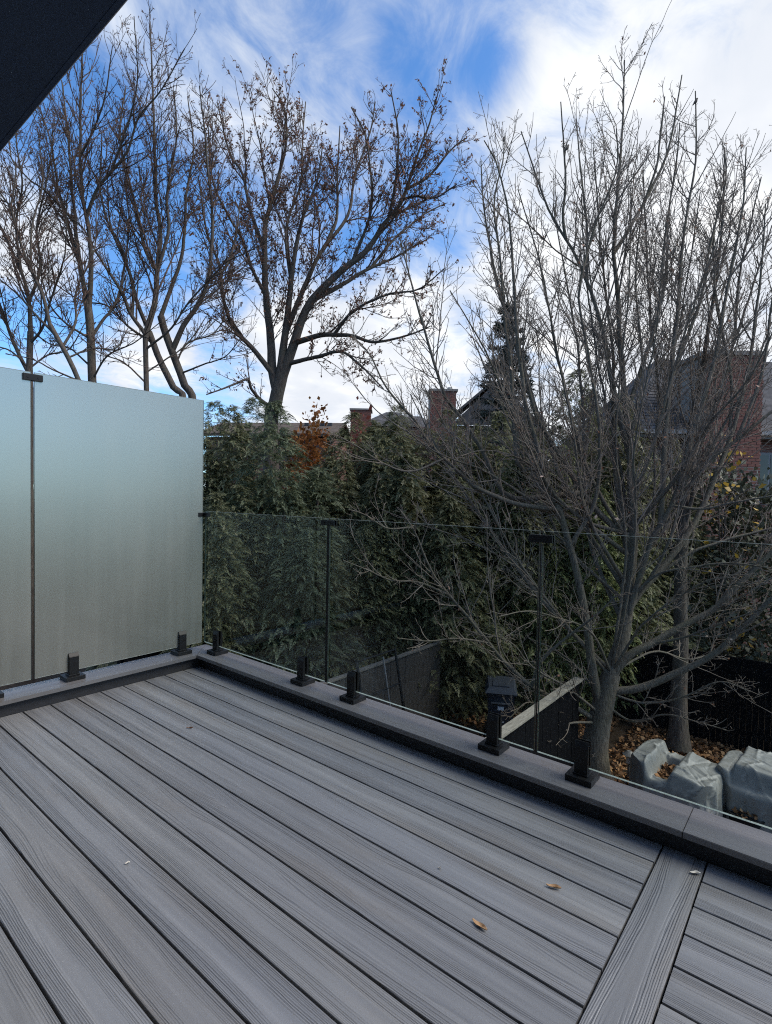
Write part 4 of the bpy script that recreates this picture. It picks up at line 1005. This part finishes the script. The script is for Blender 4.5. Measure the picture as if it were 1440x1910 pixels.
def gable_roof(name, x0, x1, y0, y1, ze, zr, mat, parent, along='x', th=0.14):
    if along == 'x':
        ym = (y0+y1)/2
        A = [(x0, y0, ze), (x1, y0, ze), (x1, ym, zr), (x0, ym, zr)]; B = [(x0, y1, ze), (x1, y1, ze), (x1, ym, zr), (x0, ym, zr)]
    else:
        xm = (x0+x1)/2
        A = [(x0, y0, ze), (x0, y1, ze), (xm, y1, zr), (xm, y0, zr)]; B = [(x1, y0, ze), (x1, y1, ze), (xm, y1, zr), (xm, y0, zr)]
    o = None
    for Q in (A, B):
        q = bm_obj(name, poly_bm(Q, [(p[0], p[1], p[2]+th) for p in Q]), mat, parent); o = o or q
    return o
def shingle_courses(parent, x0, x1, y0, z0, y1, z1, n, mat, name='shingle', x0b=None):
    xl = x0; x0b = x0 if x0b is None else x0b
    """overlapping rows of shingles on a slope from (y0,z0) up to (y1,z1)"""
    for i in range(n):
        a, b = i/n, (i+1.15)/n; b = min(b, 1)
        x0 = xl+(x0b-xl)*b
        if x0 > x1-.1: break
        off = 0.02
        dy, dz = (y1-y0), (z1-z0); L = math.hypot(dy, dz); ny, nz = -dz/L, dy/L
        pts = [(x0, y0+dy*a+ny*(off+.022), z0+dz*a+nz*(off+.022)), (x1, y0+dy*a+ny*(off+.022), z0+dz*a+nz*(off+.022)),
               (x1, y0+dy*b+ny*off, z0+dz*b+nz*off), (x0, y0+dy*b+ny*off, z0+dz*b+nz*off)]
        bot = [(p[0], p[1]-ny*.02, p[2]-nz*.02) for p in pts]
        bm_obj(name, poly_bm(bot, pts), mat, parent)
def window(parent, x0, x1, y, z0, z1):
    f = box('window', (x0, y-.02, z0), (x1, y+.04, z1), M['soffit_white'], parent)
    xm = (x0+x1)/2
    for a, b in ((x0+.06, xm-.03), (xm+.03, x1-.06)): box('pane', (a, y-.03, z0+.06), (b, y-.0205, z1-.06), M['window'], f)

# brick house at the right
d = 15.5; u = d/FPX
hr = empty('brick_house'); place(hr, frame_at(1300, d), ROTV)
tag(hr, 'red brick house with a wide brick stack and grey shingle roof at the right', 'house')
xx = lambda px: (px-1300)*u
ze, zr = zpx(800, d), zpx(650, d)
box('wall', (xx(1200), 0.3, -0.1), (xx(1560), 7.0, ze), M['brick_far'], hr)
rf = bm_obj('roof', poly_bm([(xx(1172), -0.15, ze), (xx(1600), -0.15, ze), (xx(1600), 7.4, ze), (xx(1172), 7.4, ze)],
                            [(xx(1330), 3.5, zr+0.7), (xx(1600), 3.5, zr+0.7), (xx(1600), 3.7, zr+0.7), (xx(1330), 3.7, zr+0.7)]), M['shingle'], hr)
shingle_courses(rf, xx(1173), xx(1286), -0.15, ze, 3.5, zr+.70, 26, M['shingle'], x0b=xx(1331))
box('gutter', (xx(1178), -0.32, ze-0.02), (xx(1600), -0.155, ze+0.10), M['soffit_white'], hr)
box('soffit', (xx(1180), -0.15, ze-0.10), (xx(1600), 0.295, ze-0.03), M['soffit_white'], hr)
brick_stack(hr, xx(1288), xx(1392), -0.55, 1.1, 0.2, zpx(662, d), 300)
box('stack_cap', (xx(1283), -0.60, zpx(662, d)+.002), (xx(1397), 1.15, zpx(654, d)), M['mortar'], hr, 0.01)
window(hr, xx(1205), xx(1262), 0.27, ze-1.9, ze-0.45)
window(hr, xx(1410), xx(1480), 0.27, ze-1.9, ze-0.45)

# middle house with tall chimney
d = 27.0; u = d/FPX
hm = empty('far_house'); place(hm, frame_at(900, d), ROTV)
tag(hm, 'grey gabled house with a tall brick chimney beyond the hedge', 'house')
xx = lambda px: (px-900)*u
box('wall', (xx(850), 0.3, -0.1), (xx(1010), 6.5, zpx(790, d)), M['brick_far'], hm)
rf = gable_roof('roof', xx(825), xx(1005), -0.2, 6.8, zpx(790, d), zpx(712, d), M['shingle'], hm, along='y')
bm = poly_bm([(xx(840), -0.1, zpx(790, d)), (xx(990), -0.1, zpx(790, d)), (xx(915), -0.1, zpx(716, d))], [(xx(840), 0.1, zpx(790, d)), (xx(990), 0.1, zpx(790, d)), (xx(915), 0.1, zpx(716, d))])
bm_obj('gable', bm, M['shingle'], hm)
ch = brick_stack(hm, xx(797), xx(843), -0.9, 0.6, 0.0, zpx(735, d), 190)
box('cap', (xx(794), -0.95, zpx(735, d)+.002), (xx(846), 0.65, zpx(731, d)), M['mortar'], ch)
bmx = rod_bm((xx(834), -0.3, zpx(731, d)+.002), (xx(834), -0.3, zpx(724, d)), 0.14, 12, r2=0.12); bm_obj('chimney_pot', bmx, M['clay'], ch)
bmx = rod_bm((xx(812), -0.3, zpx(731, d)+.002), (xx(812), -0.3, zpx(727, d)), 0.12, 12, r2=0.1); bm_obj('chimney_pot', bmx, M['clay'], ch)

# twin roofed house with small chimney
d = 30.0; u = d/FPX
hs = empty('far_house'); place(hs, frame_at(740, d), ROTV)
tag(hs, 'low grey double-hipped roof and small brick chimney beyond the hedge', 'house')
xx = lambda px: (px-740)*u
box('wall', (xx(690), 0.3, -0.1), (xx(800), 5.0, zpx(795, d)), M['brick_far'], hs)
for a, b, y in ((685, 760, 757), (738, 800, 760)):
    bm = bmesh.new()
    z0, z1 = zpx(795, d), zpx(y, d); y0 = 0.0 if a == 685 else 0.8
    base = [(xx(a-22), y0, z0), (xx(b+22), y0, z0), (xx(b+22), y0+5, z0), (xx(a-22), y0+5, z0)]
    xm = (xx(a)+xx(b))/2
    top = [(xm-.15, y0+2.4, z1), (xm+.6, y0+2.4, z1), (xm+.6, y0+2.6, z1), (xm-.15, y0+2.6, z1)]
    bm_obj('roof', poly_bm(base, top), M['shingle'], hs)
brick_stack(hs, xx(653), xx(690), -0.5, 0.7, 0.0, zpx(769, d), 120)
box('stack_cap', (xx(651), -0.55, zpx(769, d)+.002), (xx(692), 0.75, zpx(766, d)), M['mortar'], hs)

# brown roofed house left of centre
d = 26.0; u = d/FPX
hl = empty('far_house'); place(hl, frame_at(560, d), ROTV-0.12)
tag(hl, 'long brown shingle roof beyond the hedge, right of the forked trunk', 'house')
xx = lambda px: (px-560)*u
box('wall', (xx(370), 0.3, -0.1), (xx(618), 5.0, zpx(818, d)), M['brick_far'], hl)
rf = gable_roof('roof', xx(360), xx(625), -0.2, 5.4, zpx(818, d), zpx(784, d), M['shingle_brown'], hl)
for px in (548, 562, 580, 595):
    box('roof_vent', (xx(px), 1.7, zpx(789, d)), (xx(px)+.22, 1.95, zpx(783, d)), M['shingle'], rf)

# ---------------------------------------------------------------- fences
def fence(axis, c, a0, a1, ztop, bw, mat, capmat, label, thick=0.022, capw=0.14, post_every=2.4, ext=0.0):
    root = empty('garden_fence', (c, a0, GROUND) if axis == 'y' else (a0, c, GROUND)); tag(root, label, 'fence')
    H = ztop-GROUND
    me = bm_mesh('board', box_bm((-thick/2, -bw/2+.0015, 0.02) if axis == 'y' else (-bw/2+.0015, -thick/2, 0.02), (thick/2, bw/2-.0015, H-.032) if axis == 'y' else (bw/2-.0015, thick/2, H-.032), 0.003, seg=1), mat)
    n = int((a1-a0)/bw)
    for i in range(n):
        o = bpy.data.objects.new('board', me); link(o, root)
        t = (i+.5)*bw; jz = random.uniform(-.004, .004)
        o.location = (jz, t, 0) if axis == 'y' else (t, jz, 0)
    L = n*bw
    for z in (0.3, H-0.35):
        if axis == 'y': box('rail', (-.06, 0, z), (-.018, L, z+.09), mat, root)
        else: box('rail', (0, .018, z), (L, .06, z+.09), mat, root)
    k = 0.0
    while k <= L:
        if axis == 'y': box('post', (-.15, k-.045, -.2), (-.0605, k+.045, H-.033), mat, root)
        else: box('post', (k-.045, .0605, -.2), (k+.045, .15, H-.033), mat, root)
        k += post_every
    if capmat:
        m_ = L/4; 
        for i in range(4):
            if axis == 'y': box('cap_rail', (-capw/2, i*m_+.002, H-.031), (capw/2, (i+1)*m_-.002, H), capmat, root, 0.004)
            else: box('cap_rail', (i*m_+.002, -capw/2, H-.031), ((i+1)*m_-.002, capw/2, H), capmat, root, 0.004)
    return root
fence('y', 0.655, 1.2, 6.35, -1.5, 0.14, M['fence_black'], M['fence_cap'], 'dark fence with a pale cap rail running away beside the bin')
fence('y', -2.14, 1.2, 6.6, -1.5, 0.14, M['fence_grey'], M['fence_cap_dull'], 'weathered grey fence behind the second and third spigots from the corner', capw=0.09)
fence('y', -5.50, 2.0, 8.2, -1.5, 0.14, M['fence_black'], M['fence_cap_dull'], 'far dark fence, its thin top rail traced from a likely reflection in the corner clear panel', capw=0.06)  # thin rail traces a line that is likely the kerb reflected in glass
fence('x', 9.35, -1.2, 7.5, -1.48, 0.092, M['fence_black'], None, 'black vertical slat fence behind the leaf pile and covered furniture')
# dark shed side seen under the hedge
sh = empty('garden_shed', (-4.2, 6.9, GROUND)); tag(sh, 'low dark shed wall under the hedge, left of the fence rack', 'shed')
box('wall', (-0.9, -0.7, 0), (0.75, 0.7, 1.75), M['fence_black'], sh)
box('roof', (-1.0, -0.8, 1.752), (0.85, 0.8, 1.83), M['fence_black'], sh, 0.01)

# metal rack leaning on the weathered fence
rk = empty('metal_rack', (-1.95, 4.45, GROUND)); tag(rk, 'thin black metal frame leaning on the weathered grey fence', 'rack')
for y in (-0.48, 0.48):
    b = rod_bm((0.35, y, 0.0), (-0.06, y, 1.93), 0.022, 8); bm_obj('upright', b, M['black_metal'], rk)
for z in (0.45, 0.9, 1.35, 1.90):
    t = z/1.93; x = 0.35-0.41*t
    bm_obj('rung', rod_bm((x, -0.455, z), (x, 0.455, z), 0.016, 8), M['black_metal'], rk)
bm_obj('brace', rod_bm((0.33, 0.15, 0.1), (-0.04, 0.15, 1.85), 0.014, 8), M['lamp_metal'], rk)

# ---------------------------------------------------------------- wheeled bin
bp = onz(932, 1378, GROUND)
bn = empty('wheeled_bin', (bp[0], bp[1], GROUND)); bn.rotation_euler.z = math.radians(28); tag(bn, 'dark blue wheeled bin with a hinged lid and white sticker beside the fence', 'bin')
tb = [(-.20, -.24, .06), (.20, -.24, .06), (.20, .22, .06), (-.20, .22, .06)]; tt = [(-.25, -.32, .97), (.25, -.32, .97), (.25, .30, .97), (-.25, .30, .97)]
b = poly_bm(tb, tt); bmesh.ops.bevel(b, geom=b.edges[:], offset=.018, segments=2, affect='EDGES'); body = bm_obj('body', b, M['bin'], bn)
b = box_bm((-.275, -.345, .93), (.275, .32, .972), .01); bm_obj('rim', b, M['bin'], bn)
lid = bm_obj('lid', poly_bm([(-.285, -.37, .974), (.285, -.37, .974), (.285, .34, .974), (-.285, .34, .974)], [(-.22, -.30, 1.065), (.22, -.30, 1.065), (.25, .30, 1.085), (-.25, .30, 1.085)]), M['bin'], bn)
box('ridge', (-.15, -.26, 1.066), (.15, .2, 1.088), M['bin'], lid, .008)
bm_obj('handle', rod_bm((-.24, .37, .99), (.24, .37, .99), .016, 8), M['bin'], bn)
box('bar', (-.17, -.345, .78), (.17, -.312, .80), M['lamp_metal'], bn)
b = box_bm((-.055, -.318, .66), (.055, -.3125, .725), 0); bm_obj('sticker', b, M['white'], bn)
b = box_bm((-.06, -.292, .43), (.06, -.2875, .445), 0); bm_obj('sticker', b, M['white'], bn)
for s in (-1, 1):
    w = bm_obj('wheel', rod_bm((s*.215, .25, .10), (s*.265, .25, .10), .10, 18), M['tyre'], bn)
    bm_obj('hub', rod_bm((s*.2655, .25, .10), (s*.272, .25, .10), .045, 12), M['bin'], w)

# ---------------------------------------------------------------- covered garden furniture
def cover_mesh(name, hf, sx, sy, seed, n=84):
    rng = np.random.default_rng(seed)
    gx, gy = np.meshgrid(np.linspace(-1, 1, n), np.linspace(-1, 1, n), indexing='ij')
    Z = hf(gx, gy)
    ph = rng.uniform(0, 6.28, (14, 1, 1)); k = rng.uniform(3, 13, (14, 2))
    edge = np.maximum(np.abs(gx), np.abs(gy))
    X = gx*sx/2; Y = gy*sy/2
    # corners rounded in plan
    rr = np.hypot(gx, gy); f = np.where(rr > 1.12, 1.12/np.maximum(rr, 1e-6), 1.0); X = X*f; Y = Y*f
    V = [np.stack([X, Y, Z], -1).reshape(-1, 3)]
    idx = np.arange(n*n).reshape(n, n)
    F = [np.stack([idx[:-1, :-1], idx[1:, :-1], idx[1:, 1:], idx[:-1, 1:]], -1).reshape(-1, 4)]
    ring = np.concatenate([idx[:, 0], idx[-1, 1:], idx[-2::-1, -1], idx[0, -2:0:-1]])
    R0 = V[0][ring]; m_ = len(ring); prev = ring; base = n*n
    for s in range(1, 9):
        t = s/8
        q_ = np.arange(m_)*2*np.pi/m_; fl = 1+0.05*t + 0.075*t*(np.abs(np.sin(7*q_+seed+.5*np.sin(3*q_)))-.6)+0.03*t*np.sin(23*q_)
        Q = R0.copy(); Q[:, :2] *= fl[:, None]; Q[:, 2] = R0[:, 2]*(1-t)+0.02*t
        V.append(Q); cur = np.arange(base, base+m_)
        F.append(np.stack([prev, cur, np.roll(cur, -1), np.roll(prev, -1)], -1)); prev = cur; base += m_
    V = np.vstack(V); F = np.vstack(F)
    sk = np.arange(len(V)) >= n*n
    for _ in range(16):                              # slanting folds in the hanging sides
        a = rng.uniform(0, 6.28); t = rng.uniform(-.9, .9); th_ = np.arctan2(V[:, 1], V[:, 0])
        d_ = (np.angle(np.exp(1j*(th_-a)))*0.5 - t*(V[:, 2]-.4)); am = rng.uniform(-.03, .04)*np.exp(-np.abs(d_)/.035)*sk*np.clip(V[:, 2]*6, 0, 1)
        V[:, :2] *= (1+am/np.maximum(np.hypot(V[:, 0], V[:, 1]), .1))[:, None]
    return mesh_np(name, V, F[:, ::-1], M['cover'], True)
def drape(blocks, n, blur, seed=1):
    gx, gy = np.meshgrid(np.linspace(-1, 1, n), np.linspace(-1, 1, n), indexing='ij')
    H = np.full((n, n), 0.46)
    for cx, cy, hx, hy, h, tilt in blocks:          # the sheet hangs straight from each hard edge below it
        dx = np.maximum(np.abs(gx-cx)-hx, 0); dy = np.maximum(np.abs(gy-cy)-hy, 0)
        H = np.maximum(H, h+tilt*(gx-cx)-1.5*np.hypot(dx, dy))
    for _ in range(blur):
        P = np.pad(H, 1, mode='edge'); H = (P[1:-1, 1:-1]*4+P[:-2, 1:-1]+P[2:, 1:-1]+P[1:-1, :-2]+P[1:-1, 2:])/8
    rng = np.random.default_rng(seed+len(blocks))
    for _ in range(40):                              # sharp creases that fade out at both ends
        a = rng.uniform(-1, 1, 2); t = rng.uniform(0, 3.14); L = rng.uniform(.35, 1.0); w = rng.uniform(.022, .05)
        u = (gx-a[0])*math.cos(t)+(gy-a[1])*math.sin(t); v = -(gx-a[0])*math.sin(t)+(gy-a[1])*math.cos(t)+0.12*u*u
        env = np.clip(1-(u/L)**2, 0, 1)
        H = H + rng.choice([-1, 1.3])*rng.uniform(.010, .024)*env*np.exp(-np.abs(v)/w)
    e = np.maximum(np.abs(gx), np.abs(gy)); return H - 0.05*np.clip((e-.9)/.1, 0, 1)**2
def chair1(gx, gy): return drape([(-.76, .05, .22, .95, .80, .05), (-.30, -.80, .7, .18, .60, 0), (.52, .0, .44, .85, .74, -.08), (-.1, .8, .8, .2, .66, 0)], gx.shape[0], 4)
def chair2(gx, gy): return drape([(-.82, .1, .16, .9, .80, 0), (.22, .12, .74, .82, .88, -.03), (.0, -.85, .95, .13, .62, 0)], gx.shape[0], 4)
c1 = onz(1262, 1452, GROUND+0.5); c2 = onz(1424, 1462, GROUND+0.6)
def litter_on(name, parent, cx, cy, sx, sy, z, n, seed, size=.06, mat='leaf_litter'):
    rng = np.random.default_rng(seed)
    P = np.stack([cx+rng.normal(0, sx, n).clip(-2*sx, 2*sx), cy+rng.normal(0, sy, n).clip(-2*sy, 2*sy), z+rng.uniform(0, .05, n)], 1)
    d = rng.normal(size=(n, 3)); d[:, 2] *= .45; d /= np.linalg.norm(d, axis=1, keepdims=True)
    s = np.cross(d, rng.normal(size=(n, 3))*np.array([.5, .5, 1])); s /= np.linalg.norm(s, axis=1, keepdims=True); nn = np.cross(d, s)
    q = size*rng.uniform(.6, 1.4, n)[:, None]
    V = np.stack([P, P+d*q*.5+s*q*.38+nn*q*.15, P+d*q, P+d*q*.5-s*q*.38+nn*q*.12], 1).reshape(-1, 3)
    o = obj_np(name, V, np.arange(4*n).reshape(n, 4), M[mat], parent); o['kind'] = 'stuff'; return o
fa = empty('covered_armchair', (c1[0], c1[1], GROUND)); fa.rotation_euler.z = math.radians(-4)
tag(fa, 'garden armchair under a crumpled grey cover with leaves caught in its seat', 'armchair', 'covered garden furniture')
link(bpy.data.objects.new('cover', cover_mesh('cover', chair1, 1.12, 1.0, 4)), fa)
fb = empty('covered_armchair', (c2[0], c2[1], GROUND)); fb.rotation_euler.z = math.radians(-6)
tag(fb, 'grey covered garden chair cut off by the right edge of the photo', 'armchair', 'covered garden furniture')
link(bpy.data.objects.new('cover', cover_mesh('cover', chair2, 1.05, 0.95, 8)), fb)
lo = litter_on('leaf_litter', None, 0, 0, .085, .17, 0.52, 620, 41, .07); lo.location = (c1[0]-0.13, c1[1]-0.02, GROUND); tag(lo, kind='stuff', label='brown leaves caught in the seat of the covered armchair', cat='leaves')

# small round glass side table and pot in the corner
tp = onz(1402, 1486, GROUND+0.46)
tbx = empty('side_table', (tp[0], tp[1], GROUND)); tag(tbx, 'small round glass-topped side table before the cut-off covered chair', 'table')
bm_obj('table_top', rod_bm((0, 0, .45), (0, 0, .458), .19, 28), M['clear'], tbx)
P = np.array([[.193*math.cos(t), .193*math.sin(t), .454] for t in np.linspace(0, 2*math.pi, 33)])
V, F = tubes(P[None], np.full((1, 33), .007), 6); obj_np('rim', V, F, M['lamp_metal'], tbx, True)
for i in range(3):
    t = i*2.094+.5; bm_obj('leg', rod_bm((.15*math.cos(t), .15*math.sin(t), 0), (.17*math.cos(t), .17*math.sin(t), .447), .008, 8), M['black_metal'], tbx)
pp = onz(1392, 1530, GROUND+0.2)
pt = empty('plant_pot', (pp[0], pp[1], GROUND)); tag(pt, 'dark round plant pot with dead leaves at the lower right', 'pot')
bm_obj('body', rod_bm((0, 0, 0), (0, 0, .30), .17, 24, r2=.23), M['tyre'], pt)
P = np.array([[.235*math.cos(t), .235*math.sin(t), .305] for t in np.linspace(0, 2*math.pi, 33)])
V, F = tubes(P[None], np.full((1, 33), .016), 6); obj_np('rim', V, F, M['tyre'], pt, True)
litter_on('leaves', pt, 0, 0, .09, .09, .31, 130, 42, .06)

# garden path light
lp = onz(1172, 1462, GROUND)
la = empty('path_light', (lp[0], lp[1], GROUND)); tag(la, 'small grey garden path light among the leaves, left of the covered armchair', 'lamp')
bm_obj('post', rod_bm((0, 0, -.05), (0, 0, .34), .022, 10), M['lamp_metal'], la)
bm_obj('base', rod_bm((0, 0, 0), (0, 0, .02), .06, 16), M['lamp_metal'], la)
bm_obj('lantern', rod_bm((0, 0, .341), (0, 0, .47), .045, 12, r2=.055), M['white'], la)
bm_obj('cap', rod_bm((0, 0, .471), (0, 0, .53), .10, 16, r2=.03), M['lamp_metal'], la)

# stones and old timbers in the neighbour's yard
rng = np.random.default_rng(77)
for i, (px, py, s, lab) in enumerate([(795, 1334, .20, 'pale grey rock at the near end of the timber pile'), (842, 1352, .16, 'dark rock just left of the bin spigot'), (880, 1368, .17, 'dark rock nearest to the bin spigot')]):
    p = onz(px, py, GROUND+.1)
    b = bmesh.new(); bmesh.ops.create_icosphere(b, subdivisions=3, radius=s)
    for v in b.verts:
        n_ = v.co.normalized(); v.co += n_*s*(.16*math.sin(5*n_.x+i)+.12*math.sin(8*n_.y+2*i)+.06*math.sin(15*n_.z)); v.co.z *= .7
    o = bm_obj('rock', b, M['stone'] if i == 0 else M['soil'], None, True); o.location = tuple(p); tag(o, lab, 'rock')
for i, (px, py, a, lab) in enumerate([(752, 1318, .5, 'old timber lying by the fence, farthest of three'), (770, 1322, .62, 'old timber lying by the fence, middle of three'), (790, 1326, .72, 'old timber lying by the fence, nearest of three')]):
    p = onz(px, py, GROUND+.06)
    o = box('timber', (-.7, -.05, -.05), (.7, .05, .05), M['timber'], None, .006); o.location = (p[0], p[1], GROUND+.075+.01*i); o.rotation_euler = (0, .01*i, a+.6); tag(o, lab, 'timber', 'old timbers')

# leaf litter on the ground
def litter(name, label, x0, x1, y0, y1, n, seed, size=.075):
    rng = np.random.default_rng(seed)
    P = np.stack([rng.uniform(x0, x1, n), rng.uniform(y0, y1, n), GROUND+0.03+rng.uniform(0, .07, n)], 1)
    d = rng.normal(size=(n, 3)); d[:, 2] *= .5; d /= np.linalg.norm(d, axis=1, keepdims=True)
    s = np.cross(d, rng.normal(size=(n, 3))*np.array([.5, .5, 1])); s /= np.linalg.norm(s, axis=1, keepdims=True); nn = np.cross(d, s)
    q = size*rng.uniform(.5, 1.4, n)[:, None]
    V = np.stack([P, P+d*q*.5+s*q*.4+nn*q*.15, P+d*q, P+d*q*.5-s*q*.4+nn*q*.12], 1).reshape(-1, 3)
    o = obj_np(name, V, np.arange(4*n).reshape(n, 4), M['leaf_litter']); tag(o, label, 'leaves', kind='stuff')
litter('leaf_litter', 'carpet of brown fallen leaves around the covered furniture', 0.75, 6.0, 4.0, 9.25, 15000, 51)
litter('leaf_litter', 'fallen brown leaves on the ground around the wheeled bin', -4.5, 0.5, 5.2, 10.0, 9000, 52)

# ---------------------------------------------------------------- small things on the deck and in the tree
def curled_leaf(px, py, L, wd, rot, mat, label, curl=0.5, lift=0.25):
    p = onz(px, py, 0.0)
    n, m_ = 9, 5
    V = []
    for i in range(n):
        t = i/(n-1); w = wd*math.sin(math.pi*min(max(t, .04), .97))**.7
        for j in range(m_):
            s = (j/(m_-1)-.5)*2
            V.append(((t-.5)*L, s*w/2, 0.003+lift*L*(abs(t-.5)*2)**2*.35 + curl*w*s*s*.5 + .002*math.sin(7*t+3*s)))
    F = [(i*m_+j, (i+1)*m_+j, (i+1)*m_+j+1, i*m_+j+1) for i in range(n-1) for j in range(m_-1)]
    V = np.array(V); F = np.array(F)
    V2 = V.copy(); V2[:, 2] += .0012
    k = len(V)
    o = obj_np('fallen_leaf', np.vstack([V, V2]), np.vstack([F[:, ::-1], F+k]), mat, None, True)
    o.location = tuple(p); o.rotation_euler.z = rot
    tag(o, label, 'leaf')
curled_leaf(895, 1729, .056, .016, -0.15, M['dry_leaf'], 'narrow tan curled leaf on the planks, nearest to the camera', .5)
curled_leaf(1033, 1657, .048, .014, 0.35, M['dry_leaf'], 'tan curled leaf lying left of the crosswise plank', .8)
curled_leaf(1297, 1631, .034, .012, 0.55, M['pale_leaf'], 'pale leaf scrap on the crosswise plank near the kerb', .9)
curled_leaf(238, 1612, .016, .008, 1.2, M['pale_leaf'], 'tiny pale leaf scrap on the planks at the left', .9)
curled_leaf(354, 1359, .036, .008, 0.7, M['leaf_brown'], 'dark stalk-like leaf on the planks in front of the corner', .9)
curled_leaf(820, 1621, .009, .007, 0.2, M['pale_leaf'], 'tiny white fleck on the planks in the middle of the deck', .9)

def bird(px, py, d, face, label):
    p = at(px, py, d)
    b = bmesh.new()
    # one surface: tail, body, head, beak as rings along a bent axis
    rings = [(-.085, -.028, .004, .010), (-.055, -.016, .007, .013), (-.040, -.006, .018, .017), (-.015, .002, .027, .026), (.012, .012, .027, .028), (.030, .026, .020, .021), (.042, .036, .019, .019), (.054, .040, .013, .013), (.060, .039, .005, .005), (.071, .036, .001, .001)]
    n = 10; vs = []
    for (x, z, ry, rz) in rings:
        vs.append([b.verts.new((x, ry*math.cos(2*math.pi*i/n), z+rz*math.sin(2*math.pi*i/n))) for i in range(n)])
    for a, c in zip(vs[:-1], vs[1:]):
        for i in range(n): b.faces.new((a[i], a[(i+1) % n], c[(i+1) % n], c[i]))
    b.faces.new(vs[0][::-1]); b.faces.new(vs[-1])
    o = bm_obj('bird', b, M['bird'], None, True); o.location = tuple(p); o.rotation_euler = (0, -.5, ROTV+face)
    for s in (-1, 1): bm_obj('leg', rod_bm((0, s*.010, -.018), (.004, s*.010, -.050), .0022, 5), M['bird'], o)
    tag(o, label, 'bird', 'small birds in the bare tree')
bird(1298, 190, 9.45, 0.2, 'tiny dark bird perched high on a bare shoot against white cloud')
bird(1058, 277, 8.85, 0.4, 'tiny dark bird perched in bare twigs against a blue patch of sky')
